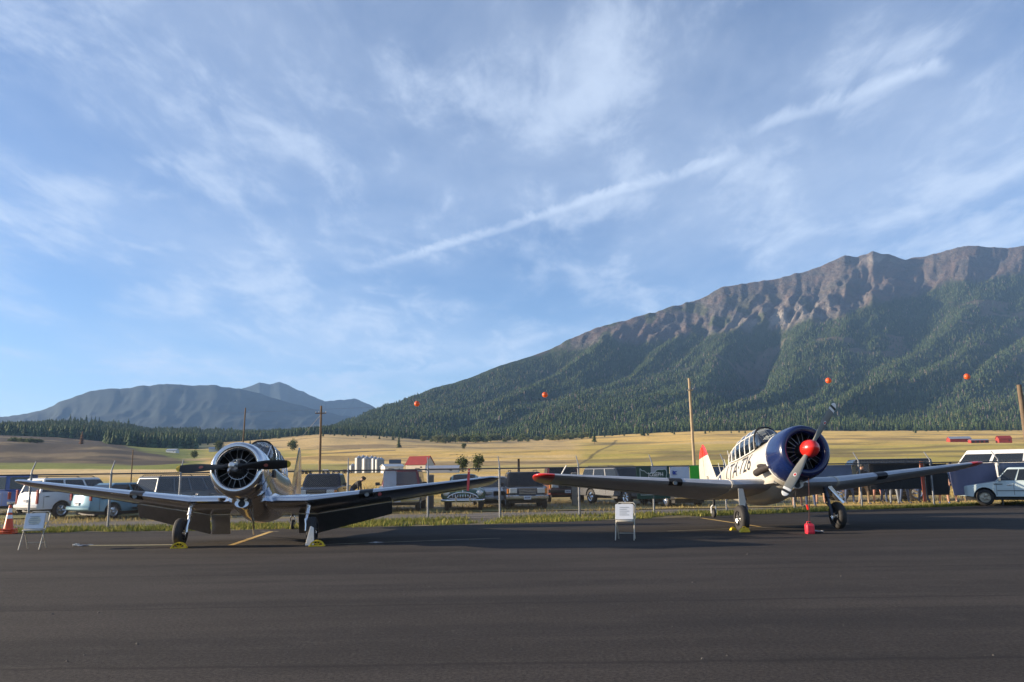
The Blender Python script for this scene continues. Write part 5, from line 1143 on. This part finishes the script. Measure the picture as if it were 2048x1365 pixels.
rope('can_cord', [cw, cw.lerp(cn, .5) + Vector((.012, 0, 0)), cn], .010, DROPE, 'dark red cord hanging from the blue cowling to the fuel can', ('red_tag', tube((.0, -.01, .30), (-.02, -.01, .42), .03, n=6), REDP))
bl = Lp.matrix_world @ Vector((.17, 1.62 - 1.75, 1.69 - 1.05)); bt = ground(507, 1073)
rope('belly_strap', [bl, bl.lerp(bt, .5), bt + Vector((0, 0, .05))], .018, M('pale_strap', (.42, .38, .30), .7, var=.1), 'pale strap hanging from the silver aircraft belly towards the ground')
a, b = ground(345, 1092), ground(178, 1093)
rope('tie_down_rope', [a + Vector((0, 0, .02)), a.lerp(b, .5) + Vector((0, .01, .014)), b + Vector((0, 0, .014))], .014, ROPE, 'pale tie-down rope lying taut on the asphalt before the silver aircraft')
e = empty('tie_down_ring', ground(163, 1093), label='small grey metal tie-down fitting lying on the asphalt', cat='fitting')
mk('shackle', path([(.09 * math.cos(t), .06 * math.sin(t), .015) for t in [2 * math.pi * i / 14 for i in range(14)]], .016, 6, True), STEEL, e, 50); mk('hook', path([(.1, 0, .015), (.2, .02, .03), (.28, 0, .02)], .014, 6), STEEL, e, 50); mk('ratchet', box(-.14, .02, .03, .14, .07, .05), STEEL, e, bevel=.01)
e = empty('apron_plate', ground(752, 1086), label='pale round tie-down cover set in the asphalt in shadow', cat='cover'); mk('disc', lathe([(.006, .18), (.010, .17), (.010, .01)], 22, 'z'), M('worn_concrete', (.22, .21, .2), .8, var=.2), e, 40); mk('ring', path([(.05 * math.cos(t), .05 * math.sin(t), .014) for t in [2 * math.pi * i / 12 for i in range(12)]], .008, 6, True), STEEL, e, 50)

# ------------------------------------------------------------------ boards and tarpaulins tied to the fence
fd = (fpt(2000) - fpt(0)).normalized(); fn = Vector((-fd.y, fd.x, 0))
def sheet(name, px0, px1, z0, z1, mat, label, cat, off=.10, wave=.0, lean=0.0, nx=14, thick=.012, parts=None, group='boards and tarpaulins on the fence'):
    p0, p1 = fpt(px0) + fn * off, fpt(px1) + fn * off; L_ = (p1 - p0).length; e = empty(name, p0.lerp(p1, .5), (0, 0, math.atan2(fd.y, fd.x)), label, cat, group); g = random.Random(px0); V = []
    nz = 6; ph = g.random() * 6
    for k in (0, 1):
        for j in range(nz + 1):
            for i in range(nx + 1):
                u, v = i / nx, j / nz; z = z0 + (z1 - z0) * v - (wave * .5 * math.sin(math.pi * u) * v if wave else 0); V.append(((u - .5) * L_ + (lean * (1 - v)), k * thick + wave * (math.sin(u * 11 + ph) * .5 + math.sin(u * 5 + v * 4 + ph)) * (1 - .5 * v), z))
    m = (nx + 1) * (nz + 1); F = []
    for j in range(nz):
        for i in range(nx):
            q = j * (nx + 1) + i; F += [(q, q + 1, q + nx + 2, q + nx + 1), (m + q, m + q + 1, m + q + nx + 2, m + q + nx + 1)]
    for i in range(nx): F += [(i, i + 1, m + i + 1, m + i), (nz * (nx + 1) + i, nz * (nx + 1) + i + 1, m + nz * (nx + 1) + i + 1, m + nz * (nx + 1) + i)]
    for j in range(nz): F += [(j * (nx + 1), (j + 1) * (nx + 1), m + (j + 1) * (nx + 1), m + j * (nx + 1)), (j * (nx + 1) + nx, (j + 1) * (nx + 1) + nx, m + (j + 1) * (nx + 1) + nx, m + j * (nx + 1) + nx)]
    mk('cloth' if wave else 'panel', (V, F), mat, e, 60)
    for sx in (-1, 1): mk('tie', path([((L_ / 2 - .03) * sx, -.005, z1 - .05), ((L_ / 2 - .03) * sx, -.09, z1 - .01)], .008, 5), PLASTIC, e)
    return e, L_
TARP = M('blue_grey_tarp', (.18, .21, .30), .7, var=.1, scale=2); TARP2 = M('violet_blue_tarp', (.17, .175, .28), .7, var=.12, scale=2); BTARP = M('black_tarp', (.012, .012, .014), .7, var=.2)
sheet('white_board', 763, 789, .95, 1.73, M('board_white', (.60, .63, .72), .6), 'white board hung on the fence next to the maroon SUV', 'board')
DG = M('sign_green', (.006, .045, .035), .5, var=.08); GREYS = M('sign_grey', (.30, .32, .36), .6, var=.08)
e, L_ = sheet('town_sign', 1268, 1334, .55, 1.76, DG, 'dark green town sign reading JOSEPH with a pale map outline', 'sign', off=-.035)
V, F = text_vf('JOSEPH', .215); wd = max(v[0] for v in V); mk('lettering', ([((v[0] - wd / 2) * .86 + .10, -.006, 1.385 + v[1]) for v in V], F), WHITEP, e)
coast = [(-.60, 1.62), (-.50, 1.68), (-.42, 1.60), (-.34, 1.60), (-.26, 1.52), (-.18, 1.49), (-.08, 1.50), (0, 1.53), (.08, 1.55), (.14, 1.62), (.24, 1.64), (.36, 1.63), (.46, 1.65), (.52, 1.60), (.54, 1.50), (.50, 1.38), (.54, 1.28), (.52, 1.10), (.50, .70), (-.50, .70), (-.50, 1.10), (-.50, 1.66)]
mk('map_outline', path([(x * L_ / 1.28, -.008, z) for x, z in coast[1:]], .011, 5), M('map_line', (.50, .58, .58), .6), e)
up = [(x * L_ / 1.28, -.004, z) for x, z in coast[6:15]] ; top_ = [(up[-1][0], -.004, 1.752), (up[0][0], -.004, 1.752)]
mk('map_field', (up + top_, [tuple(range(len(up) + 2))]), GREYS, e)
for i, sz in ((0, .05),): mk('lower_line', ([(x, -.006, z) for x, z in ((.16, 1.30), (.62 * L_ / 1.28 * .6, 1.30), (.62 * L_ / 1.28 * .6, 1.285), (.16, 1.285))], [(0, 1, 2, 3)]), WHITEP, e)
e, L_ = sheet('white_banner', 1335, 1374, .75, 1.74, M('banner_white', (.52, .56, .64), .65, var=.06), 'wrinkled white banner with small blue emblem beside the town sign', 'banner', off=-.035, wave=.018)
mk('emblem', ([(x, -.05, z) for x, z in ((-.30, 1.44), (-.12, 1.44), (-.20, 1.50), (-.10, 1.58), (-.22, 1.56), (-.30, 1.60))], [(0, 1, 2, 3, 4, 5)]), M('emblem_blue', (.02, .05, .28), .5), e)
for i in range(3): mk('text_line', ([(x, -.05, 1.12 + .08 * i + dz) for x, dz in ((-.22, 0), (.16, 0), (.16, .02), (-.22, .02))], [(0, 1, 2, 3)]), M('banner_text', (.22, .28, .42), .6), e)
sheet('green_board', 1375, 1416, .85, 1.77, M('vivid_green', (.05, .46, .02), .5, var=.04), 'bright green board on the fence left of the tail fin', 'board', off=-.035)
sheet('blue_tarp', 1420, 1520, .7, 1.72, TARP, 'blue-grey tarpaulin behind the cream fuselage', 'tarpaulin', wave=.02)
sheet('blue_tarp', 1600, 1702, .75, 1.72, TARP, 'blue-grey tarpaulin on the fence between blue cowling and standing man', 'tarpaulin', wave=.015)
sheet('tan_board', 1703, 1711, .9, 1.70, M('board_tan', (.34, .28, .18), .7), 'narrow tan board between the blue-grey tarpaulin and the standing man', 'board')
sheet('black_tarp', 1737, 1838, .72, 1.74, BTARP, 'long black tarpaulin above the grey wing right of the man', 'tarpaulin', wave=.012)
sheet('black_tarp', 1848, 1893, .45, 1.72, BTARP, 'short black tarpaulin next to the violet tarpaulin', 'tarpaulin', wave=.012)
sheet('violet_tarp', 1897, 1990, .42, 1.72, TARP2, 'sagging violet-blue tarpaulin behind the wing tip', 'tarpaulin', wave=.03, lean=.10)
sheet('grey_tarp', 1998, 2052, .5, 1.72, TARP, 'grey-blue tarpaulin above the pale pickup bonnet', 'tarpaulin', wave=.015)
e, L_ = sheet('orange_strap', 1840, 1846, .2, 1.82, M('strap_orange', (.42, .08, .04), .6), 'narrow orange-red strap hanging down the fence between black tarpaulins', 'strap')

# ------------------------------------------------------------------ people behind the fence
SKIN = M('skin', (.42, .24, .17), .55, var=.06); DENIM = M('denim', (.045, .075, .16), .8, var=.15, scale=12); KHAKI = M('khaki', (.36, .26, .16), .8, var=.1, scale=12); BLACKC = M('black_cloth', (.018, .018, .02), .85, var=.2); GREYC = M('grey_cloth', (.20, .22, .25), .85); DKGREEN = M('dark_cloth', (.03, .03, .028), .85); BLUEC = M('blue_cloth', (.05, .10, .22), .85); REDC = M('red_cloth', (.22, .03, .03), .85); HAIR = M('hair', (.035, .025, .018), .8); SHOE = M('shoe', (.05, .05, .06), .7); BSHOE = M('blue_shoe', (.06, .12, .30), .6); EYE = M('eye', (.02, .018, .015), .3)
def person(label, loc, heading, shirt, pants, shoes=SHOE, shorts=False, hat=None, pose='stand', h=1.0, seed=0, group='people standing behind the fence'):
    g = random.Random(seed); e = empty('person', loc, (0, 0, R(90 - heading)), label, 'person', group); e.scale = (h,) * 3   # local +x forward
    J = {}; B = []
    def j(n, x, y, z, r, r2=None): J[n] = (Vector((x, y, z)), r, r2 or r)
    lean = R(46) if pose == 'bend' else R(g.uniform(-2, 4)); ca, sa = math.cos(lean), math.sin(lean)
    def up(x, y, z): return (x * ca + (z - .95) * sa, y, .95 + (z - .95) * ca - x * sa)
    j('pelvis', 0, 0, .95, .135, .165); j('waist', *up(0, 0, 1.10), .12, .15); j('chest', *up(.01, 0, 1.32), .125, .18); j('neck', *up(0, 0, 1.48), .058); j('skull', *up(.02, 0, 1.58), .075); j('head', *up(.025, 0, 1.66), .098, .085); j('crown', *up(.015, 0, 1.745), .07)
    st = g.uniform(.06, .16)
    for s, q in ((-1, 'R'), (1, 'L')):
        j('hip' + q, 0, s * .095, .90, .092); j('knee' + q, .03 + s * st * .3, s * (.11 + st * .3), .50, .062); j('ankle' + q, s * st * .5 - .02, s * (.12 + st * .4), .09, .044); j('toe' + q, s * st * .5 + .15, s * (.14 + st * .4), .035, .036, .045)
        j('sh' + q, *up(0, s * .19, 1.43), .062)
        if pose == 'bend': j('el' + q, *up(.20, s * .21, 1.26), .045); j('wr' + q, *up(.40, s * .17, 1.13), .033); j('pa' + q, *up(.46, s * .16, 1.09), .032, .02)
        else:
            b = g.uniform(.0, .18); j('el' + q, .0 - .02, s * .25, 1.16, .045); j('wr' + q, .06 + b, s * .25, .94 + b * .4, .033); j('pa' + q, .09 + b, s * .245, .87 + b * .3, .034, .018)
        d = (J['pa' + q][0] - J['wr' + q][0]).normalized(); side = Vector((0, 0, 1)).cross(d).normalized() if abs(d.z) < .9 else Vector((1, 0, 0))
        for k, (o, ln) in enumerate(((-.024, .060), (-.008, .072), (.008, .068), (.024, .052), (.034, .045))):
            p = J['pa' + q][0] + side * o + (d * .012 if k < 4 else -d * .02); j('f%d%s' % (k, q), *(p + d * ln * .5 + side * (o * .15 + (.012 if k == 4 else 0))), .0095); j('g%d%s' % (k, q), *(p + d * ln + Vector((.010, 0, 0)) + side * (.018 if k == 4 else 0)), .008)
    bones = [('pelvis', 'waist', shirt), ('waist', 'chest', shirt), ('chest', 'neck', shirt), ('neck', 'skull', SKIN), ('skull', 'head', SKIN), ('head', 'crown', SKIN)]
    for q in 'RL':
        bones += [('pelvis', 'hip' + q, pants), ('hip' + q, 'knee' + q, pants), ('knee' + q, 'ankle' + q, SKIN if shorts else pants), ('ankle' + q, 'toe' + q, shoes), ('chest', 'sh' + q, shirt), ('sh' + q, 'el' + q, shirt), ('el' + q, 'wr' + q, SKIN), ('wr' + q, 'pa' + q, SKIN)]
        for k in range(5): bones += [('pa' + q, 'f%d%s' % (k, q), SKIN), ('f%d%s' % (k, q), 'g%d%s' % (k, q), SKIN)]
    names = list(J); me = bpy.data.meshes.new('b'); me.from_pydata([J[n][0] for n in names], [(names.index(a), names.index(b)) for a, b, _ in bones], [])
    o = bpy.data.objects.new('b', me); o.modifiers.new('s', 'SKIN'); o.modifiers.new('d', 'SUBSURF').levels = 1
    for i, n in enumerate(names):
        v = me.skin_vertices[0].data[i]; v.radius = (J[n][1], J[n][2]); v.use_root = n == 'pelvis'
    m2 = baked(o); bpy.data.objects.remove(o); bpy.data.meshes.remove(me)
    mats = []; [mats.append(m_) for _, _, m_ in bones if m_ not in mats]; m2.materials.clear(); [m2.materials.append(m_) for m_ in mats]
    A = np.array([J[a][0] for a, _, _ in bones]); D = np.array([J[b][0] for _, b, _ in bones]) - A; mi = np.array([mats.index(m_) for _, _, m_ in bones]); Rr = np.array([(J[a][1] + J[b][1]) / 2 for a, b, _ in bones]); idx = []
    for p in m2.polygons:
        c = np.array(p.center); t = np.clip(((c - A) * D).sum(1) / np.maximum((D * D).sum(1), 1e-6), 0, 1); dd = np.linalg.norm(c - A - D * t[:, None], axis=1) - Rr; idx.append(int(mi[int(np.argmin(dd))]))
    m2.polygons.foreach_set('material_index', idx); m2.polygons.foreach_set('use_smooth', [True] * len(m2.polygons)); m2.name = 'body'
    bo = bpy.data.objects.new('body', m2); col.objects.link(bo); bo.parent = e
    hc = J['head'][0]; ux = Vector((ca, 0, -sa)); uz = Vector((sa, 0, ca)); uy = Vector((0, 1, 0)); Mx = Matrix((ux, uy, uz)).transposed().to_4x4(); Mx.translation = hc
    hv = [(x, y, z) for x, y, z in lathe([(-.02, .108), (.03, .110), (.07, .095), (.10, .06), (.115, .01)], 16, 'z')[0]]; hf = lathe([(-.02, .108), (.03, .110), (.07, .095), (.10, .06), (.115, .01)], 16, 'z')[1]
    mk('hat' if hat else 'hair', xf(([(x * .98 - (.012 if not hat else 0), y * .86, z + (.03 if x > .03 and not hat else 0)) for x, y, z in hv], hf), Mx), hat or HAIR, e, 60)
    if hat: mk('hat_brim', xf(([(.08, -.075, .0), (.17, -.05, -.01), (.19, 0, -.012), (.17, .05, -.01), (.08, .075, .0), (.08, .075, .012), (.17, .05, .0), (.19, 0, -.002), (.17, -.05, .0), (.08, -.075, .012)], [(0, 1, 2, 3, 4), (5, 6, 7, 8, 9)]), Mx), hat, e)
    mk('nose', xf(([(.088, -.014, -.05), (.088, .014, -.05), (.115, 0, -.045), (.092, 0, .0)], [(0, 1, 2), (0, 2, 3), (1, 3, 2), (0, 3, 1)]), Mx), SKIN, e, 60)
    for s in (-1, 1): mk('eye', xf(mv(lathe([(-.008, .002), (0, .011), (.008, .002)], 8, 'x'), .088, s * .033, .002), Mx), EYE, e); mk('ear', xf(mv(lathe([(-.012, .005), (0, .024), (.012, .005)], 8, 'y'), .0, s * .092, -.02), Mx), SKIN, e, 60)
    mk('mouth', xf(box(.092, 0, -.072, .012, .045, .010), Mx), M('lips', (.30, .12, .10), .5), e)
    return e
def pg(px, Y): return Vector((unproj(px, HOR - ROLL * (px - CXP) + FPX * CAMH / Y, Y)[0], Y, 0))
person('man in dark cap, black shirt and khaki trousers standing behind the fence post', pg(1729, 35.6), 172, BLACKC, KHAKI, hat=DKGREEN, seed=1)
person('person bending forward in dark jacket beside the navy pickup', pg(703, 37.0), 95, DKGREEN, DENIM, pose='bend', seed=2, group='people behind the fence')
PP = [(1596, 34.2, 160, GREYC, KHAKI, True, 'person in grey shirt and tan shorts under the blue cowling'), (1622, 34.0, 200, BLUEC, DENIM, False, 'person in blue top and jeans behind the fuel can cord'), (1642, 36.5, 185, REDC, KHAKI, True, 'person in red top seen below the wing left of its wheel'),
      (1700, 36.8, 170, BLUEC, DENIM, False, 'person in jeans just left of the khaki-trousered man'), (1757, 36.6, 195, GREYC, M('salmon_shorts', (.42, .2, .16), .8), True, 'bare-legged person in salmon shorts under the wing'), (1769, 36.4, 150, DKGREEN, DENIM, False, 'person in worn blue jeans right of the bare-legged person'),
      (1790, 35.2, 205, BLACKC, GREYC, False, 'person in grey trousers with dark bag under the wing'), (1810, 36.0, 160, BLUEC, DENIM, False, 'person in blue jeans with legs apart under the wing'), (1848, 36.6, 175, BLACKC, DENIM, False, 'person in dark jeans beside the orange strap'),
      (1889, 35.0, 200, BLACKC, BLACKC, True, 'person in black with bare calves and blue shoes beside the violet tarpaulin'), (1905, 36.0, 170, BLUEC, DENIM, True, 'person in blue with pale socks beside the violet tarpaulin')]
for i, (px, Y, hd, sh, pa, so_, lab) in enumerate(PP): person(lab, pg(px, Y), hd, sh, pa, BSHOE if i == 9 else SHOE, so_, seed=10 + i, h=random.uniform(.93, 1.03))
# wooden easel / barricade
WOOD = M('raw_wood', (.36, .25, .15), .8, var=.25, scale=10); PWOOD = M('grey_wood', (.20, .18, .155), .9, var=.25, scale=6, bump=.4, bscale=20)
e = empty('wooden_easel', pg(1938, 34.6), (0, 0, R(20)), 'small pale wooden easel in front of the violet tarpaulin', 'easel')
for a, b in (((-.22, 0, 0), (-.06, 0, .95)), ((.22, 0, 0), (.06, 0, .95)), ((0, .42, 0), (0, .03, .92))): mk('leg', tube(a, b, .022, n=6), WOOD, e)
mk('ledge', box(0, -.03, .42, .46, .05, .03), WOOD, e); mk('brace', box(0, 0, .75, .2, .03, .04), WOOD, e); mk('notice', box(.02, -.04, .62, .22, .015, .30), WHITEP, e)
for px, py, lab in ((862, 1016, 'weathered grey timber post behind the silver wing'), (1150, 1012, 'weathered grey timber post next to the maroon pickup')):
    e = empty('timber_post', ground(px, py), label=lab, cat='post', group='timber posts behind the fence'); mk('shaft', box(0, 0, .75, .26, .26, 1.5), PWOOD, e, bevel=.02); mk('cap', loft([[(x * k, y * k, z) for x, y in ((-.14, -.14), (.14, -.14), (.14, .14), (-.14, .14))] for z, k in ((1.5, 1), (1.54, 1), (1.58, .6))]), PWOOD, e)

# ------------------------------------------------------------------ poles, wire, marker balls
POLEW = M('pole_wood', (.13, .095, .065), .9, var=.3, scale=3, bump=.3, bscale=12); POLEL = M('pale_pole_wood', (.34, .27, .18), .9, var=.2, scale=3, bump=.3, bscale=12)
def pole(px, ytop, Y, r, mat, label, name='utility_pole', lean=0.0, arm=None, zg=0.0):
    t = at(px, ytop, Y); H = t.z - zg; base = Vector((t.x - lean, Y, zg)); e = empty(name, base, label=label, cat='pole')
    mk('shaft', tube((0, 0, -.3), (lean, 0, H), r * 1.15, r * .8, 10), mat, e, 50)
    if arm:
        za = at(px, arm[0], Y).z - zg; w_ = arm[1]; mk('crossarm', box(lean * za / H, -r, za, w_, .09, .11), mat, e)
        for s in (-.46, -.2, .46) if w_ > .8 else (-.4, .4): mk('insulator', mv(lathe([(0, .03), (.03, .045), (.07, .03), (.10, .045), (.13, .02)], 10, 'z', True), s * w_, -r, za + .055), M('porcelain', (.45, .45, .44), .3), e, 50)
    return base + Vector((lean, 0, H))
pa_ = pole(642.5, 812, 85, .13, POLEW, 'dark utility pole with crossarm behind the navy pickup', arm=(827, 1.15))
pb_ = pole(1378, 757, 76, .14, POLEL, 'pale slim utility pole rising behind the cream fuselage', arm=(781, .5), lean=-.1)
pole(491, 816, 62, .06, POLEW, 'thin dark mast standing behind the silver cowling', 'mast', lean=.22)
pole(2038, 770, 46, .16, POLEW, 'thick weathered pole at the photo edge behind the white van', lean=-.15)
pole(266, 900, 112, .09, POLEW, 'short dark pole in the stubble field left of the silver cowling')
pole(1037, 918, 50, .09, M('charred_post', (.03, .025, .022), .9), 'short black post above the black SUV roof', 'field_post')
gw = at(642.5, 829, 85); g2 = at(595, 884, 150)
def cable(pts, r, label, name='cable'): 
    b = Vector(pts[0]); e = empty(name, b, label=label, cat='wire'); mk('strand', path([Vector(p) - b for p in pts], r, 4), M('cable_metal', (.10, .10, .11), .5, .5), e, 50)
cable([gw, g2], .02, 'thin wire slanting down from the dark crossarm pole', 'guy_wire')
w0 = at(430, 828, 84); w1 = at(2500, 727, 74)
cable([w0.lerp(w1, i / 12) - Vector((0, 0, .25 * math.sin(math.pi * i / 12))) for i in range(13)], .010, 'thin overhead line carrying the orange marker balls', 'overhead_line')
BALL = M('marker_orange', (.62, .085, .02), .45, var=.06)
for i, (px, py) in enumerate([(834, 808), (1090, 790), (1657, 761.5), (1934, 753.5)]):
    Yb = 84 - 10 * (px - 430) / 2070; p = at(px, py, Yb); e = empty('marker_ball', p - Vector((0, 0, .29)), label='orange marker ball on the overhead line, %s' % ['lowest, in front of the ridge foot', 'midway, left of the pale pole', 'above the grey propeller blade', 'highest, close to the thick pole'][i], cat='ball', group='orange marker balls on the overhead line')
    mk('shell', mv(lathe([(-.285 * math.cos(math.pi * k / 10), .285 * math.sin(math.pi * k / 10) + .001) for k in range(11)], 20, 'z'), 0, 0, .29), BALL, e, 60); mk('clamp', tube((-.33, 0, .29), (.33, 0, .29), .03, n=8), ALU2, e, 50)

# ------------------------------------------------------------------ farm in the fields
def gz(px, Y):
    r = (math.log(Y) - _ly[0]) / (_ly[-1] - _ly[0]); return spt(px, r)
GALV = M('galvanised_bin', (.22, .235, .25), .45, .4, var=.15, scale=.8); GALVR = M('bin_roof', (.36, .38, .41), .45, .6)
def silo(px, Y, dia, h, label):
    p = gz(px, Y); e = empty('grain_silo', p, label=label, cat='silo', group='grain silos in the field'); prof = []
    for i in range(int(h / .45)): prof += [(i * .45, dia / 2), (i * .45 + .22, dia / 2 + .035)]
    mk('drum', lathe(prof + [(h, dia / 2)], 20, 'z'), GALV, e, 50); mk('roof', lathe([(h, dia / 2 + .08), (h + dia * .28, .3), (h + dia * .30, .25), (h + dia * .36, .22)], 20, 'z', True), GALVR, e, 40); mk('ladder', tube((-dia / 2 - .1, -.3, 0), (-dia / 2 - .1, -.3, h), .05, n=5), GALVR, e)
for i, (px, Y, d, h) in enumerate([(717, 345, 2.9, 6.4), (733, 340, 3.6, 6.0), (726, 360, 2.9, 6.8), (743, 352, 3.0, 6.3), (750, 350, 3.0, 6.0), (757, 349, 3.0, 5.6), (762, 356, 2.8, 5.6), (705, 352, 2.6, 3.2)]):
    silo(px, Y, d, h, 'galvanised grain silo, %s' % ['bright leftmost of the tall ones', 'broad pale one at the front', 'tall one peeping over the front pair', 'just right of the broad front one', 'middle of the dark row', 'last but one of the dark row', 'nearest to the white shed', 'short squat one at the near end of the row'][i])
def shed(name, px, Y, L_, Wd, h, rise, rot, wall, roof, label, cat='shed', bays=0, group='farm buildings in the fields', y_on_r=None):
    p = gz(px, Y) if y_on_r is None else spt(px, r_for(px, y_on_r)); e = empty(name, p, (0, 0, R(rot)), label, cat, group); a, b = L_ / 2, Wd / 2
    mk('wall', ([(-a, -b, -.5), (a, -b, -.5), (a, b, -.5), (-a, b, -.5), (-a, -b, h), (a, -b, h), (a, b, h), (-a, b, h), (-a, 0, h + rise), (a, 0, h + rise)], [(0, 1, 5, 4), (2, 3, 7, 6), (1, 2, 6, 9, 5), (3, 0, 4, 8, 7)]), wall, e)
    o = .4
    for s in (-1, 1):
        q = [(-a - o, s * (b + o), h - o * rise / b + .05), (a + o, s * (b + o), h - o * rise / b + .05), (a + o, 0, h + rise + .06), (-a - o, 0, h + rise + .06)]; mk('roof', slab(q if s < 0 else q[::-1], (0, 0), .12, .12), roof, e)
    for i in range(bays): x = -a + L_ * (i + .5) / bays; mk('door', box(x, -b - .02, h * .40, L_ / bays * .62, .06, h * .8), PLASTIC, e)  # black panels on the wall paint in the shade inside the open bays
    mk('window', box(a * .55 if not bays else a * .9, -b - .03, h * .55, min(1.2, L_ * .08), .05, h * .25), PLASTIC, e)
WH = M('white_siding', (.56, .57, .58), .7, var=.08, scale=.6); CRM = M('cream_siding', (.46, .42, .35), .8, var=.1, scale=.5); RR = M('red_metal_roof', (.28, .045, .035), .5, .1, var=.12, scale=.4); GR = M('grey_metal_roof', (.40, .42, .46), .4, .5, var=.1, scale=.3); RB = M('barn_red', (.26, .030, .022), .7, var=.15, scale=.3)
shed('white_shed', 784, 335, 8.0, 5.4, 2.7, .9, 28, WH, WH, 'small white shed right of the grain silos'); shed('dark_roof_shed', 790, 392, 5, 4, 3.6, 1.6, 10, WH, M('dark_roof', (.06, .07, .09), .6), 'dark-roofed building peeping over the white shed')
shed('red_roofed_barn', 840, 372, 10.4, 8.0, 3.2, 3.6, -24, CRM, RR, 'cream barn with steep red roof', 'barn'); shed('long_shed', 886, 318, 12.5, 5.5, 1.7, 1.0, -3, WH, GR, 'long low white shed in front of the leafy trees')
tree('farm_tree', BROADS[0], gz(924, 340), 7.6, 10, 'round leafy tree behind the long white shed', 'tree', None); tree('farm_tree', BROADS[2], gz(957, 345), 8.2, 10, 'tall leafy tree right of the round one by the shed', 'tree', None, wide=.8)
shed('long_red_barn', 1918, 700, 20, 9, 3.2, 2.2, -6, RB, GR, 'long red barn with grey roof on the far golden field', 'barn', bays=0, y_on_r=884.5); shed('open_red_shed', 1957, 640, 16, 6, 2.4, .8, -4, RB, GR, 'low red shed with dark open bays between the red barns', 'shed', bays=4, y_on_r=887); shed('red_barn', 2008, 660, 11, 8, 4.2, 2.6, -10, RB, RB, 'red barn with red roof nearest the thick pole', 'barn', y_on_r=887)
shed('far_house', 430, 0, 14, 8, 3, 2, 20, WH, GR, 'tiny white house on the far slope above the silver cowling', 'house', y_on_r=905); shed('far_house', 345, 0, 12, 7, 2.6, 1.6, -10, WH, GR, 'tiny pale roof beside the brown hill', 'house', y_on_r=907)
def machine(name, px, Y, L_, h, mat, label, dark=False):
    p = gz(px, Y); e = empty(name, p, (0, 0, R(random.uniform(-15, 15))), label, 'machine', 'machinery in the farm yard'); mk('body', loft([[(x * L_ / 2, y, z) for x, z in ((-1, .6), (1, .6), (1, h * .7), (.3, h), (-.9, h))] for y in (-.9, .9)]), mat, e, bevel=.05)
    for sx in (-1, 1):
        for sy in (-1, 1): mk('wheel', mv(lathe([(-.15, .2), (-.15, .5), (.15, .5), (.15, .2)], 14), sx * L_ * .33, sy * .95, .5), RUBBER, e, 40)
machine('stock_trailer', 598, 330, 4.0, 1.9, PLASTIC, 'dark trailer on the grass left of the crossarm pole'); machine('yellow_loader', 617, 326, 2.4, 1.6, M('loader_yellow', (.55, .40, .03), .5), 'small yellow loader next to the dark trailer'); machine('white_camper', 652, 322, 2.6, 1.8, WHITEP, 'small white camper right of the crossarm pole'); machine('rusty_truck', 694, 330, 3.4, 1.7, M('rust_brown', (.10, .05, .035), .8), 'rusty brown truck left of the grain silos'); machine('pale_car', 672, 318, 3.2, 1.2, M('pale_violet', (.4, .36, .42), .5), 'pale car between white camper and rusty truck')
